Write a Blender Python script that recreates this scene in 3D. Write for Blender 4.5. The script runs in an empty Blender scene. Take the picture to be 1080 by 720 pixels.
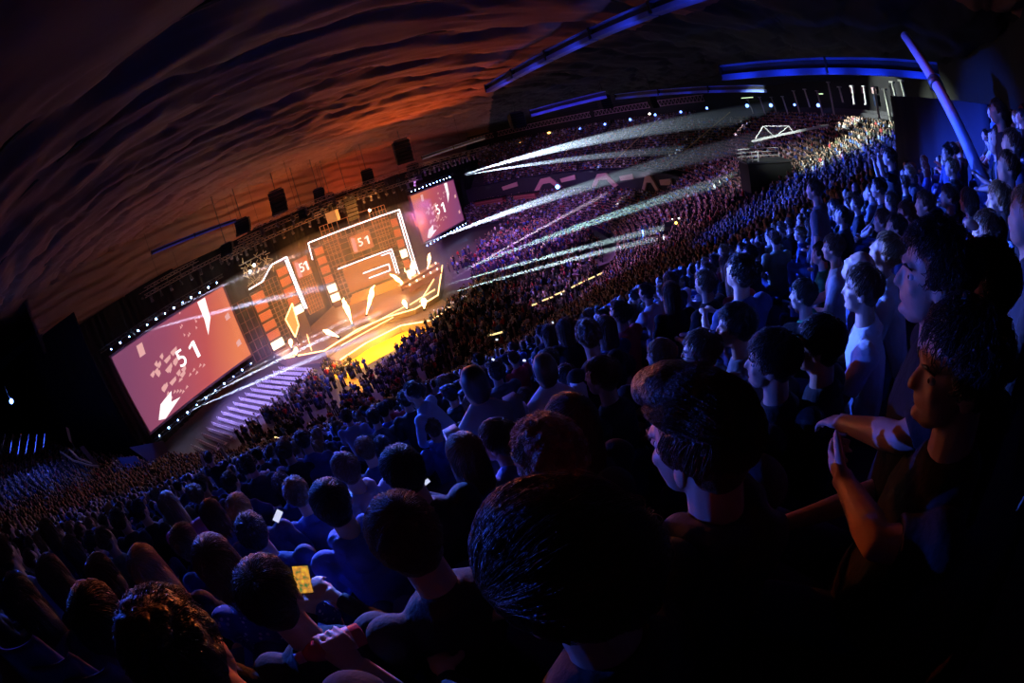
import bpy, math, random
import numpy as np
from mathutils import Vector, Matrix

# ------------------------------------------------------------------ camera, world, light, exposure
SC = bpy.context.scene
COL = SC.collection
FOC = 480.0                       # fisheye focal length in pixels of the 1080 px wide frame
ROLL, PITCH = 0.2570139, 0.43488388
_cp, _sp, _cr, _sr = math.cos(PITCH), math.sin(PITCH), math.cos(ROLL), math.sin(ROLL)
CR = np.array([_cr, -_sp * _sr, -_cp * _sr])
CD = -np.array([_sr, _sp * _cr, _cp * _cr])
CF = np.array([0, _cp, -_sp])
cam_data = bpy.data.cameras.new('camera')
cam = bpy.data.objects.new('camera', cam_data)
COL.objects.link(cam)
cam_data.type = 'PANO'
cam_data.sensor_fit = 'HORIZONTAL'
cam_data.sensor_width = 36.0
cam_data.sensor_height = 24.0
cam_data.clip_start = 0.02
cam_data.clip_end = 500
for _o in (cam_data, getattr(cam_data, 'cycles', None)):
    try:
        _o.panorama_type = 'FISHEYE_EQUISOLID'
        _o.fisheye_lens = FOC / 1080 * 36.0
        _o.fisheye_fov = math.radians(200)
    except Exception:
        pass
m = Matrix.Identity(4)
for i in range(3):
    m[i][0] = CR[i]; m[i][1] = -CD[i]; m[i][2] = -CF[i]
cam.matrix_world = m
SC.camera = cam
SC.view_settings.view_transform = 'Standard'
SC.view_settings.look = 'None'
SC.view_settings.gamma = 1
SC.view_settings.exposure = 0.0
SC.view_settings.use_curve_mapping = False
try:
    SC.cycles.use_denoising = True
    SC.cycles.denoiser = 'OPENIMAGEDENOISE'
    SC.cycles.max_bounces = 5
    SC.cycles.diffuse_bounces = 2
    SC.cycles.glossy_bounces = 1
    SC.cycles.transmission_bounces = 2
    SC.cycles.volume_bounces = 0
    SC.cycles.transparent_max_bounces = 12
    SC.cycles.sample_clamp_indirect = 2.0
    SC.cycles.sample_clamp_direct = 20.0
    SC.cycles.use_light_tree = True
    SC.cycles.caustics_reflective = False
    SC.cycles.caustics_refractive = False
except Exception:
    pass
world = bpy.data.worlds.new('world')
SC.world = world
world.use_nodes = True
world.node_tree.nodes['Background'].inputs[0].default_value = (0.02, 0.03, 0.12, 1)
world.node_tree.nodes['Background'].inputs[1].default_value = 0.004

C0 = np.array([-25.0, 76.0])      # centre of the bowl; the viewer stands 80 m from it, near the top row
FLOOR = -20.0
R0, RTOP, PITCH_R, RISE = 46.0, 82.4, 0.85, 0.425
SIT = 1.22                        # height of a seated head above its tread

def ray(x, y):
    """direction in the world seen at a place of the 1080x720 frame"""
    dx, dy = x - 540.0, y - 360.0
    r = math.hypot(dx, dy) or 1e-9
    th = 2 * math.asin(min(.999, r / 2 / FOC))
    return math.sin(th) * dx / r * CR + math.sin(th) * dy / r * CD + math.cos(th) * CF
def proj(P):
    P = np.asarray(P, float)
    n = np.linalg.norm(P, axis=-1, keepdims=True)
    d = P / n
    a, b, c = d @ CR, d @ CD, d @ CF
    th = np.arccos(np.clip(c, -1, 1)); r = 2 * FOC * np.sin(th / 2); q = np.hypot(a, b) + 1e-9
    return 540 + r * a / q, 360 + r * b / q
def at(x, y, d): return Vector(ray(x, y) * d)
def polar(r, deg, z=0.0):
    a = math.radians(deg)
    return Vector((C0[0] + r * math.cos(a), C0[1] + r * math.sin(a), z))

LIGHTS = []
def lamp(name, kind, loc, color, power, target=None, size=0.5, spot=60, blend=.5, soft=0.3):
    d = bpy.data.lights.new(name, kind)
    d.color = color; d.energy = power
    if kind == 'SPOT':
        d.spot_size = math.radians(spot); d.spot_blend = blend; d.shadow_soft_size = soft
    elif kind == 'POINT': d.shadow_soft_size = soft
    elif kind == 'AREA': d.shape = 'SQUARE'; d.size = size
    o = bpy.data.objects.new(name, d); COL.objects.link(o)
    o.location = loc
    if target is not None:
        o.rotation_euler = (Vector(target) - Vector(loc)).to_track_quat('-Z', 'Y').to_euler()
    LIGHTS.append(o)
    return o

BLUE = (0.03, 0.10, 1.0); ORANGE = (1.0, 0.27, 0.04); PURPLE = (0.45, 0.12, 1.0); PINK = (1.0, 0.32, 0.45)
# --- the rig: flames and orange wash on the stage
lamp('stage_flame_wash', 'SPOT', (-16, 57, -12), (1.0, .34, .06), 9000, target=(-22, 70, -15), spot=130, blend=.8, soft=.8)
lamp('stage_orange_wash', 'SPOT', (-12, 52, -3), (1.0, .33, .06), 45000, target=(-20, 71, -13), spot=70, soft=.6)
lamp('wing_orange_wash', 'SPOT', (-22, 46, -4), (1.0, .33, .06), 20000, target=(-31, 60, -14), spot=60, soft=.6)
# orange uplights on the cloth ceiling and through the rig
lamp('ceiling_uplight', 'SPOT', (-8, 60, -9), (1.0, .15, .02), 30000, target=(-3, 41, 6), spot=50, blend=1, soft=.5)
lamp('ceiling_uplight', 'SPOT', (-14, 70, -9), (1.0, .15, .02), 9000, target=(-20, 46, 6), spot=55, blend=1, soft=.5)
lamp('ceiling_uplight', 'SPOT', (-15, 78, -9), (1.0, .125, .02), 6000, target=(-20, 92, 6), spot=120, blend=.9, soft=.5)
lamp('rig_uplight', 'SPOT', (-26, 64, -11), (1, .22, .04), 7000, target=(-24, 62, 6), spot=120, blend=.8, soft=.5)
lamp('rig_uplight', 'SPOT', (-36, 52, -11), (1, .2, .04), 700, target=(-35, 50, 6), spot=110, blend=.8, soft=.5)
# blue, amber and red wash from the rigs beside the stage, low enough to graze the near stand
lamp('blue_wash', 'SPOT', (-46, 26, -1), BLUE, 66000, target=(-1, 3, -5.4), spot=19, blend=.4, soft=.3)
lamp('blue_wash', 'SPOT', (-24, 40, -2.5), BLUE, 240000, target=(-4, 10, -9.3), spot=25, blend=.5, soft=.3)
lamp('blue_wash', 'SPOT', (-14, 42, 1), BLUE, 480000, target=(7.5, 5.6, -3.0), spot=13.5, blend=.6, soft=.3)
lamp('blue_wash', 'SPOT', (4, 58, 4.6), BLUE, 130000, target=(24, 18, -6), spot=28, blend=.5, soft=.4)
lamp('blue_side_fill', 'SPOT', (-50, 28, -3), BLUE, 8000, target=(-42, 12, -14), spot=60, blend=.8, soft=.4)  # unseen lamp added to turn the left crowd bluer
lamp('red_wash', 'SPOT', (-18, 56, -6), (1.0, .10, .03), 6500, target=(1.3, 1.6, -1.6), spot=9, blend=.6, soft=.4)
lamp('amber_wash', 'SPOT', (-14, 50, -2.5), (1, .2, .04), 60000, target=(-.9, 1.3, -1.1), spot=3, blend=.7, soft=.25)
for _t, _s, _p in ((at(912, 345, 2.35), 1.3, 60000), (at(385, 520, 2.9), 1.6, 110000), (at(452, 436, 5.0), 1.3, 90000), (at(945, 285, 3.0), 1.5, 90000), (at(365, 580, 2.0), 1.3, 60000), (at(1055, 260, 3.3), 2.2, 50000), (at(180, 560, 3.9), .9, 70000)):
    lamp('blue_fill_spot', 'SPOT', (-20, 44, 3.5), (.07, .17, 1), _p * 2.6, target=_t, spot=_s * 1.5, blend=.6, soft=.1)  # unseen spots added to brighten single spectators
# magenta and purple wash over the floor and the far stands
lamp('purple_wash', 'SPOT', (-6, 60, 0), (.5, .14, 1), 34000, target=(2, 86, -20), spot=80, blend=.8, soft=.5)
lamp('purple_wash', 'SPOT', (-34, 44, -4), (.35, .2, 1), 9000, target=(-33, 47, -20), spot=70, blend=.8, soft=.5)
lamp('pink_wash', 'SPOT', (-10, 70, -3), (.6, .26, .9), 26000, target=(30, 112, -12), spot=60, blend=.8, soft=.5)
lamp('pink_wash', 'SPOT', (-12, 56, -3), (.55, .22, .9), 34000, target=(20, 52, -16), spot=60, blend=.8, soft=.5)
lamp('floor_wash', 'SPOT', (-14, 40, 2), (.4, .2, 1), 14000, target=(-18, 45, -20), spot=60, blend=.8, soft=.5)
lamp('white_wash', 'SPOT', (22, 46, 4), (.85, 1, .85), 60000, target=(33, 27, -3), spot=36, blend=.6, soft=.3)
lamp('white_wash', 'SPOT', (30, 40, 1.5), (.9, 1, .95), 30000, target=(45, 34, .5), spot=40, blend=.6, soft=.3)
lamp('platform_fill', 'SPOT', (22, 30, 3), (.9, 1, .95), 5000, target=(29, 37, -3.5), spot=45, blend=.6, soft=.3)  # unseen lamp added to whiten the platform and its crane
# ------------------------------------------------------------------ materials
MATS = {}
def mat(name, color, rough=.6, emit=0, metal=0, ecol=None, noise=0, nscale=8, bump=0, bscale=30):
    if name in MATS: return MATS[name]
    M = bpy.data.materials.new(name); M.use_nodes = True
    nt = M.node_tree; b = nt.nodes['Principled BSDF']
    b.inputs['Base Color'].default_value = (*color, 1)
    b.inputs['Roughness'].default_value = rough
    b.inputs['Metallic'].default_value = metal
    if emit:
        b.inputs['Emission Color'].default_value = (*(ecol or color), 1)
        b.inputs['Emission Strength'].default_value = emit
    if noise or bump:
        tc = nt.nodes.new('ShaderNodeTexCoord')
    if noise:
        n = nt.nodes.new('ShaderNodeTexNoise'); n.inputs['Scale'].default_value = nscale; n.inputs['Detail'].default_value = 4
        nt.links.new(tc.outputs['Object'], n.inputs['Vector'])
        mx = nt.nodes.new('ShaderNodeMix'); mx.data_type = 'RGBA'
        mx.inputs[6].default_value = (*[c * (1 - noise) for c in color], 1)
        mx.inputs[7].default_value = (*[min(1, c * (1 + noise)) for c in color], 1)
        nt.links.new(n.outputs['Fac'], mx.inputs[0]); nt.links.new(mx.outputs[2], b.inputs['Base Color'])
    if bump:
        n2 = nt.nodes.new('ShaderNodeTexNoise'); n2.inputs['Scale'].default_value = bscale; n2.inputs['Detail'].default_value = 3
        nt.links.new(tc.outputs['Object'], n2.inputs['Vector'])
        bp = nt.nodes.new('ShaderNodeBump'); bp.inputs['Strength'].default_value = bump; bp.inputs['Distance'].default_value = .02
        nt.links.new(n2.outputs['Fac'], bp.inputs['Height']); nt.links.new(bp.outputs['Normal'], b.inputs['Normal'])
    MATS[name] = M
    return M
def emis(name, color, s):
    return mat(name, (0.02, 0.02, 0.02), .5, s, 0, color)

# ------------------------------------------------------------------ mesh building
class MB:
    def __init__(s): s.v = []; s.f = []; s.m = []
    def add(s, vs, fs, mi=0):
        o = len(s.v); s.v += [tuple(v) for v in vs]; s.f += [tuple(i + o for i in f) for f in fs]; s.m += [mi] * len(fs); return s
    def box(s, c, size, R=None, mi=0):
        vs = []
        for x in (-.5, .5):
            for y in (-.5, .5):
                for z in (-.5, .5):
                    p = Vector((x * size[0], y * size[1], z * size[2]))
                    if R is not None: p = R @ p
                    vs.append(p + Vector(c))
        return s.add(vs, [(0, 1, 3, 2), (4, 6, 7, 5), (0, 4, 5, 1), (2, 3, 7, 6), (0, 2, 6, 4), (1, 5, 7, 3)], mi)
    def tube(s, pts, rad, n=8, mi=0, cap=True):
        pts = [Vector(p) for p in pts]
        rad = rad if isinstance(rad, (list, tuple)) else [rad] * len(pts)
        vs, fs = [], []
        t0 = (pts[1] - pts[0]).normalized()
        a = t0.orthogonal().normalized()
        for i, p in enumerate(pts):
            t = (pts[min(i + 1, len(pts) - 1)] - pts[max(i - 1, 0)]).normalized()
            a = (a - t * a.dot(t)).normalized(); b = t.cross(a)
            for k in range(n):
                w = 2 * math.pi * k / n
                vs.append(p + (a * math.cos(w) + b * math.sin(w)) * rad[i])
        for i in range(len(pts) - 1):
            for k in range(n):
                fs.append((i * n + k, i * n + (k + 1) % n, (i + 1) * n + (k + 1) % n, (i + 1) * n + k))
        if cap:
            fs.append(tuple(reversed(range(n)))); fs.append(tuple((len(pts) - 1) * n + k for k in range(n)))
        return s.add(vs, fs, mi)
    def bar(s, a, b, w=.1, mi=0, n=4): return s.tube([a, b], w, n, mi)
    def ell(s, c, r, R=None, nu=12, nv=8, mi=0):
        vs = [Vector((0, 0, r[2]))]
        for j in range(1, nv):
            t = math.pi * j / nv
            for i in range(nu):
                p = 2 * math.pi * i / nu
                vs.append(Vector((r[0] * math.sin(t) * math.cos(p), r[1] * math.sin(t) * math.sin(p), r[2] * math.cos(t))))
        vs.append(Vector((0, 0, -r[2])))
        if R is not None: vs = [R @ v for v in vs]
        vs = [v + Vector(c) for v in vs]
        fs = [(0, 1 + i, 1 + (i + 1) % nu) for i in range(nu)]
        for j in range(nv - 2):
            for i in range(nu):
                a = 1 + j * nu
                fs.append((a + i, a + nu + i, a + nu + (i + 1) % nu, a + (i + 1) % nu))
        a = 1 + (nv - 2) * nu
        fs += [(a + i, len(vs) - 1, a + (i + 1) % nu) for i in range(nu)]
        return s.add(vs, fs, mi)
    def prism(s, poly, z0, z1, mi=0):
        n = len(poly)
        vs = [(x, y, z0) for x, y in poly] + [(x, y, z1) for x, y in poly]
        return s.add(vs, [tuple(reversed(range(n))), tuple(range(n, 2 * n))] + [(i, (i + 1) % n, n + (i + 1) % n, n + i) for i in range(n)], mi)
    def mesh(s, name, mats, smooth=False):
        me = bpy.data.meshes.new(name); me.from_pydata([tuple(v) for v in s.v], [], s.f)
        for x in (mats if isinstance(mats, (list, tuple)) else [mats]): me.materials.append(x)
        if any(s.m): me.polygons.foreach_set('material_index', s.m)
        if smooth: me.polygons.foreach_set('use_smooth', [True] * len(s.f))
        me.update(); return me
    def build(s, name, mats, parent=None, smooth=False):
        return link(bpy.data.objects.new(name, s.mesh(name, mats, smooth)), parent)
def link(o, parent=None):
    COL.objects.link(o)
    if parent is not None: o.parent = parent
    return o
def tag(o, label=None, cat=None, group=None, kind=None):
    if label: o['label'] = label
    if cat: o['category'] = cat
    if group: o['group'] = group
    if kind: o['kind'] = kind
    return o
def empty(name, loc=(0, 0, 0), rz=0.0):
    o = bpy.data.objects.new(name, None); o.location = loc; o.rotation_euler = (0, 0, rz); o.empty_display_size = .1
    return link(o)
def copy_tree(root, loc=None, rz=None):
    r = root.copy(); COL.objects.link(r)
    if loc is not None: r.location = loc
    if rz is not None: r.rotation_euler = (0, 0, rz)
    for ch in root.children:
        c = ch.copy(); COL.objects.link(c); c.parent = r
        for g in ch.children:
            d = g.copy(); COL.objects.link(d); d.parent = c
    return r
def bulk_mesh(name, V, F4, mi, mats, smooth=False):
    """V (n,3), F4 (m,4) quads, mi (m) as numpy arrays -> mesh"""
    me = bpy.data.meshes.new(name)
    me.vertices.add(len(V)); me.vertices.foreach_set('co', np.asarray(V, np.float32).ravel())
    me.loops.add(F4.size); me.loops.foreach_set('vertex_index', F4.astype(np.int32).ravel())
    me.polygons.add(len(F4)); me.polygons.foreach_set('loop_start', np.arange(len(F4), dtype=np.int32) * 4)
    me.polygons.foreach_set('material_index', np.asarray(mi, np.int32))
    if smooth: me.polygons.foreach_set('use_smooth', np.ones(len(F4), bool))
    for x in mats: me.materials.append(x)
    me.update(calc_edges=True); me.validate()
    return me
def text(name, body, loc, u, up, size, material, parent=None, ext=.01):
    c = bpy.data.curves.new(name, 'FONT'); c.body = body; c.size = size; c.extrude = ext
    c.align_x = 'CENTER'; c.align_y = 'CENTER'
    tmp = link(bpy.data.objects.new(name, c)); bpy.context.view_layer.update()
    me = bpy.data.meshes.new_from_object(tmp.evaluated_get(bpy.context.evaluated_depsgraph_get())); bpy.data.objects.remove(tmp)
    me.name = name; me.materials.clear(); me.materials.append(material)
    o = link(bpy.data.objects.new(name, me))
    u = Vector(u).normalized(); up = Vector(up).normalized(); n = u.cross(up)
    M = Matrix(((u.x, up.x, n.x, loc[0]), (u.y, up.y, n.y, loc[1]), (u.z, up.z, n.z, loc[2]), (0, 0, 0, 1)))
    if parent is not None: o.parent = parent; o.matrix_parent_inverse = parent.matrix_basis.inverted()
    o.matrix_basis = M
    return o
class Plane:
    """an upright plane on the floor through A and B: q(u, z, off) is u metres along, at height z, off metres out to the audience"""
    def __init__(s, A, B):
        s.A = Vector((*A, 0)); d = Vector((B[0] - A[0], B[1] - A[1], 0)); s.L = d.length; s.u = d.normalized(); s.n = Vector((s.u.y, -s.u.x, 0))
        s.R = Matrix(((s.u.x, s.n.x, 0), (s.u.y, s.n.y, 0), (0, 0, 1)))
    def q(s, u, z, off=0): return s.A + s.u * u + s.n * off + Vector((0, 0, z))
    def plate(s, mb, u0, u1, z0, z1, off=0, th=.1, mi=0):
        return mb.box(s.q((u0 + u1) / 2, (z0 + z1) / 2, off), (abs(u1 - u0), th, abs(z1 - z0)), s.R, mi)
    def poly(s, mb, pts, off=0, th=.1, mi=0):
        n = len(pts)
        vs = [s.q(u, z, off + th / 2) for u, z in pts] + [s.q(u, z, off - th / 2) for u, z in pts]
        return mb.add(vs, [tuple(range(n)), tuple(reversed(range(n, 2 * n)))] + [(i, n + i, n + (i + 1) % n, (i + 1) % n) for i in range(n)], mi)
    def strip(s, mb, pts, w=.15, off=.3, mi=0):
        for a, b in zip(pts[:-1], pts[1:]): mb.tube([s.q(*a, off), s.q(*b, off)], w, 4, mi)
        return mb
BLACK = mat('matt_black', (.012, .012, .014), .8)
STEEL = mat('dark_steel', (.08, .08, .085), .45, metal=.6)
ALU = mat('aluminium_truss', (.45, .44, .43), .4, metal=.7)
CONC = mat('dark_concrete', (.05, .05, .055), .85, noise=.3, nscale=2)
ORD = 'first second third fourth fifth sixth seventh eighth ninth tenth eleventh twelfth thirteenth fourteenth fifteenth sixteenth seventeenth eighteenth nineteenth twentieth twenty-first twenty-second'.split()
# ------------------------------------------------------------------ the bowl
mb = MB(); mb.prism([tuple(polar(R0 + .3, a)[:2]) for a in range(0, 360, 5)], FLOOR - .3, FLOOR)
o = mb.build('floor', mat('hall_floor', (.10, .09, .10), .45, noise=.25, nscale=.8)); tag(o, kind='structure')

def tread_z(r, ang):                       # height of the tread at radius r
    if ang > -7 and r < 60: return -19.7 + (r - R0) * .32
    if ang > -7 and r < 62: return -12.2
    if ang > -7: return -12.2 + (r - 62) * .555
    return -.25 - .5 * (80 - r) - SIT
rows = [R0 + PITCH_R * k for k in range(44)]
ANG0, ANG1 = -134.0, 97.0
mb = MB()
angs = np.arange(ANG0, ANG1 + .1, 3.0)
for lo, hi, sgn in ((ANG0, -7.0, -10), (-7.0, ANG1, 1)):
    aa = [lo + (hi - lo) * i / int((hi - lo) / 3) for i in range(int((hi - lo) / 3) + 1)]
    for k, r in enumerate(rows):
        za = tread_z(r, sgn); r1 = r + PITCH_R
        zb = tread_z(rows[k - 1], sgn) if k else FLOOR
        vs, fs = [], []
        for a in aa: vs += [polar(r - .45, a, zb), polar(r - .45, a, za), polar(r1 - .45, a, za)]
        for i in range(len(aa) - 1):
            p = 3 * i
            fs += [(p, p + 1, p + 4, p + 3), (p + 1, p + 2, p + 5, p + 4)]
        mb.add(vs, fs)
o = mb.build('floor', CONC); o.name = 'floor_terraces'; tag(o, kind='structure')
# wall behind the top row
mb = MB(); aa = np.arange(ANG0, ANG1 + .1, 3)
vs, fs = [], []
for a in aa: vs += [polar(83.4, a, -3), polar(83.4, a, 7)]
for i in range(len(aa) - 1): fs.append((2 * i, 2 * i + 2, 2 * i + 3, 2 * i + 1))
mb.add(vs, fs)
o = mb.build('wall_back', BLACK); tag(o, kind='structure')
# parapet in front of the near stand
mb = MB()
for lo, hi in ((-130, -34),):
    aa = np.arange(lo, hi + .1, 2)
    for a, b in zip(aa[:-1], aa[1:]):
        P = [polar(R0 - .6, a, FLOOR), polar(R0 - .6, b, FLOOR), polar(R0 - .6, b, -17.7), polar(R0 - .6, a, -17.7),
             polar(R0 - .45, a, FLOOR), polar(R0 - .45, b, FLOOR), polar(R0 - .45, b, -17.7), polar(R0 - .45, a, -17.7)]
        mb.add(P, [(0, 1, 2, 3), (7, 6, 5, 4), (3, 2, 6, 7)])
o = mb.build('wall_parapet', mat('parapet_grey', (.22, .2, .22), .6)); tag(o, kind='structure')
# ceiling: draped cloth dome with swags between rings
def ceil_z(r): return 5.9 - 1.7 * np.maximum(0, (r - 60) / 27.0) ** 2
NR, NA = 420, 520
rr = np.linspace(2, 88, NR); ta = np.radians(np.linspace(-180, 180, NA + 1))
Rg, Tg = np.meshgrid(rr, ta, indexing='ij')
rng = np.random.default_rng(3)
def wob(T, seed, n=7):
    g = np.random.default_rng(seed); s = 0
    for k in range(1, n): s = s + g.normal() * np.sin(T * k * 3 + g.uniform(0, 6.3)) / k ** .6
    return s
Rw = Rg + .55 * np.sin(Tg * 23 + Rg * .45) + .35 * np.sin(Tg * 57 - Rg * .8 + 1) + .2 * np.sin(Tg * 131 + Rg * 1.7)
ph = Rw / 4.4 + .10 * wob(Tg, 1)
ridge = lambda x: 1 - 1.6 * np.abs(np.sin(x / 2))
sw = np.abs(np.sin(ph * math.pi)) ** .5                      # swag between beams
fine = ridge(Rw * 3.1 + 1.3 * wob(Tg, 2) + 2 * np.sin(Rg * .37)) * .5 + ridge(Rw * 6.9 + 2.5 * wob(Tg * 1.3, 5)) * .25
amp = .5 + .5 * np.sin(Tg * 9 + Rg * .13) * np.sin(Tg * 4.2 + 1)
fine2 = np.sin(Rw * 11 + 4 * wob(Tg * 1.7, 8) + 3 * np.sin(Tg * 31)) * np.clip(np.sin(Rg * .9 + 2 * wob(Tg, 9)), 0, 1)
Z = ceil_z(Rg) - .62 * sw - .2 * fine * (.4 + 1.2 * amp) - .06 * fine2 - .12 * np.sin(Tg * Rg * 1.1 + 3 * np.sin(Rg * .6)) * np.clip(np.sin(Tg * 7.3 + 1) * np.sin(Rg * .31 + 2), 0, 1)
V = np.stack([C0[0] + Rg * np.cos(Tg), C0[1] + Rg * np.sin(Tg), Z], -1).reshape(-1, 3)
ii, jj = np.meshgrid(np.arange(NR - 1), np.arange(NA), indexing='ij')
a = (ii * (NA + 1) + jj).ravel(); F = np.stack([a, a + 1, a + NA + 2, a + NA + 1], 1)
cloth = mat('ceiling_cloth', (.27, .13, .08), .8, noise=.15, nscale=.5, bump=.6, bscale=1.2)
o = link(bpy.data.objects.new('ceiling', bulk_mesh('ceiling', V, F, (V[F[:, 0], 0] > 3.9 + np.where(V[F[:, 0], 1] < 41.4, .368 * (41.4 - V[F[:, 0], 1]), .06 * (V[F[:, 0], 1] - 41.4))).astype(int), [cloth, mat('ceiling_black_cloth', (.012, .012, .014), .9, bump=.6, bscale=1.2)], True))); tag(o, kind='structure')  # right of the gantry line, shade is put into a near black cloth colour
# thin dark ring beams the cloth hangs from
for r in (22, 35.2, 44, 52.8, 61.6, 66, 70.4, 79.2):
    mb = MB()
    pts = [polar(r, t, ceil_z(r) - .15) for t in range(-180, 181, 3)]
    mb.tube(pts, .12, 5, cap=False)
    o = mb.build('trim_%d' % (r * 10), BLACK); tag(o, kind='structure')
# masking drape that closes the left end of the stand
def drape(name, pts, z0, z1, label, matl, amp=.25, step=.35):
    mb = MB(); P = []
    for (x0, y0), (x1, y1) in zip(pts[:-1], pts[1:]):
        L = math.hypot(x1 - x0, y1 - y0); n = max(2, int(L / step))
        for i in range(n + 1):
            t = i / n; k = amp * math.sin(i * 1.9) * (.6 + .4 * math.sin(i * .37))
            nx, ny = -(y1 - y0) / L, (x1 - x0) / L
            P.append((x0 + (x1 - x0) * t + nx * k, y0 + (y1 - y0) * t + ny * k))
    vs = [(x, y, z0) for x, y in P] + [(x, y, z1) for x, y in P]; n = len(P)
    mb.add(vs, [(i, i + 1, n + i + 1, n + i) for i in range(n - 1)])
    o = mb.build(name, matl, smooth=True)
    md = o.modifiers.new('thick', 'SOLIDIFY'); md.thickness = .03
    return tag(o, label, 'curtain')
DRAPE = mat('black_drape', (.016, .016, .02), .9)
drape('masking_drape', [(-41.5, 31), (-58, 31.5), (-96, 36)], FLOOR, 1, 'black masking drape closing the dark stand beyond the left big screen', DRAPE)
drape('masking_drape', [(-50.5, 32), (-42, 56), (-34, 66), (-27, 78), (-10, 112), (2, 140), (6, 152)], FLOOR, -.6, 'long black backdrop drape hanging behind the stage and both big screens', DRAPE)

# rust brown cloth valance hanging in folds over the backdrop
pts = [(-52, 31), (-44, 52), (-36, 63.5), (-29, 75), (-11, 110), (1, 140)]; Pv = []
for (x0, y0), (x1, y1) in zip(pts[:-1], pts[1:]):
    n = int(math.hypot(x1 - x0, y1 - y0) / .6)
    for i in range(n): Pv.append((x0 + (x1 - x0) * i / n, y0 + (y1 - y0) * i / n))
mb = MB(); nz = 26; vs = []
for i, (x, y) in enumerate(Pv):
    for k in range(nz):
        z = -1.0 + 6.6 * k / (nz - 1); o_ = .35 * abs(math.sin(k * .55 + .5 * math.sin(i * .11) + .3 * math.sin(i * .37))) + .1 * math.sin(k * 1.7 + i * .23) + k * .10
        vs.append((x + .86 * o_, y - .5 * o_, z + .12 * math.sin(i * .2)))
mb.add(vs, [(i * nz + k, i * nz + k + 1, i * nz + nz + k + 1, i * nz + nz + k) for i in range(len(Pv) - 1) for k in range(nz - 1)])
o = mb.build('cloth_valance', cloth, smooth=True); md = o.modifiers.new('t', 'SOLIDIFY'); md.thickness = .03
tag(o, 'rust brown folded cloth valance hanging between the ceiling and the stage rig', 'curtain')
# portal wall between the lower and the upper far tier, with pale angled portal surrounds
mb = MB(); aa = np.arange(-6.5, ANG1, 2)
vs, fs = [], []
for a in aa: vs += [polar(59.6, a, -17), polar(59.6, a, -11.2), polar(59.9, a, -11.2)]
for i in range(len(aa) - 1): fs += [(3 * i, 3 * i + 3, 3 * i + 4, 3 * i + 1), (3 * i + 1, 3 * i + 4, 3 * i + 5, 3 * i + 2)]
mb.add(vs, fs); o = mb.build('wall_portals', mat('portal_wall', (.03, .028, .04), .8)); tag(o, kind='structure')
PALE = mat('portal_panel', (.75, .45, .38), .6)
def cyl_poly(name, ang, r, pts, th, label, group=None, m=PALE):
    """flat panel facing the bowl centre: pts (sideways m, z)"""
    c = polar(r, ang); n = Vector((-math.cos(math.radians(ang)), -math.sin(math.radians(ang)), 0)); u = Vector((n.y, -n.x, 0)) * -1
    k = len(pts); mb = MB()
    vs = [c + u * a + Vector((0, 0, z)) for a, z in pts] + [c + u * a + Vector((0, 0, z)) - n * th for a, z in pts]
    mb.add(vs, [tuple(range(k)), tuple(reversed(range(k, 2 * k)))] + [(i, k + i, k + (i + 1) % k, (i + 1) % k) for i in range(k)])
    o = mb.build(name, m); return tag(o, label, 'wall panel', group)
chev = [(-4.5, -14.8), (-1.4, -12.0), (1.6, -11.8), (4.8, -14.4), (3.6, -14.9), (1.4, -13.2), (-1.2, -13.3), (-3.2, -15.2)]
wing = [(-2.2, -12.4), (2.0, -11.7), (2.0, -12.9), (-2.0, -13.4)]
def ang_of(x, y, R=58.6):
    d = ray(x, y)[:2]; dn = d / np.hypot(*d); b = dn @ C0; t = b + math.sqrt(b * b + R * R - C0 @ C0); p = dn * t
    return math.degrees(math.atan2(p[1] - C0[1], p[0] - C0[0]))
for x, y, k, lab in ((574, 190, 1.0, 'leftmost pale chevron portal surround below the far upper stand'), (634, 190, 1.0, 'broad pale chevron portal surround under the second aisle of the far stand'),
                  (682, 190, .7, 'small pale chevron portal surround right of the broad one'), (724, 204, .6, 'narrow pale slanted portal surround at the right end of the far wall')):
    cyl_poly('portal_surround', ang_of(x, y), 58.9, [(a * k, -13.4 + (z + 13.4) * (1.1 if k == 1 else 1.0)) for a, z in chev], .4, lab, 'pale portal surrounds of the far wall')
for x, y, lab in ((536, 192, 'long pale band on the far wall left of the first chevron'), (597, 184, 'short pale panel between the two broad chevrons'), (659, 186, 'short pale panel right of the second broad chevron'), (700, 192, 'short pale panel beside the small chevron')):
    cyl_poly('portal_band', ang_of(x, y), 58.9, [(a * 1.2, z) for a, z in wing], .3, lab, 'pale bands of the far wall')
for x, y, w, lab in ((517, 212, 4.3, 'dark red boxed hospitality unit right of the right big screen'), (556, 209, 3.4, 'dark blue hospitality unit beside the red one')):
    a0 = ang_of(x, y, 56); b = empty('hospitality_box', polar(56, a0, -18))
    R = Matrix.Rotation(math.radians(a0 + 90), 3, 'Z'); mb = MB(); mb.box((0, 0, 1.6), (w * 2, 2, 3.2), R); mb.build('body', mat('box_' + lab[:8].replace(' ', '_'), (.30, .07, .07) if 'red' in lab else (.05, .05, .16), .6), b)
    mb = MB()
    for j in range(4): mb.box(R @ Vector((0, 1.05, .7 + .7 * j)), (w * 1.9, .06, .12), R)
    mb.build('rail', mat('box_rail', (.5, .2, .15), .5), b)
    mb = MB(); mb.box((0, 0, 3.3), (w * 2.1, 2.4, .2), R); mb.build('roof', BLACK, b)
    tag(b, lab, 'box')

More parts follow.
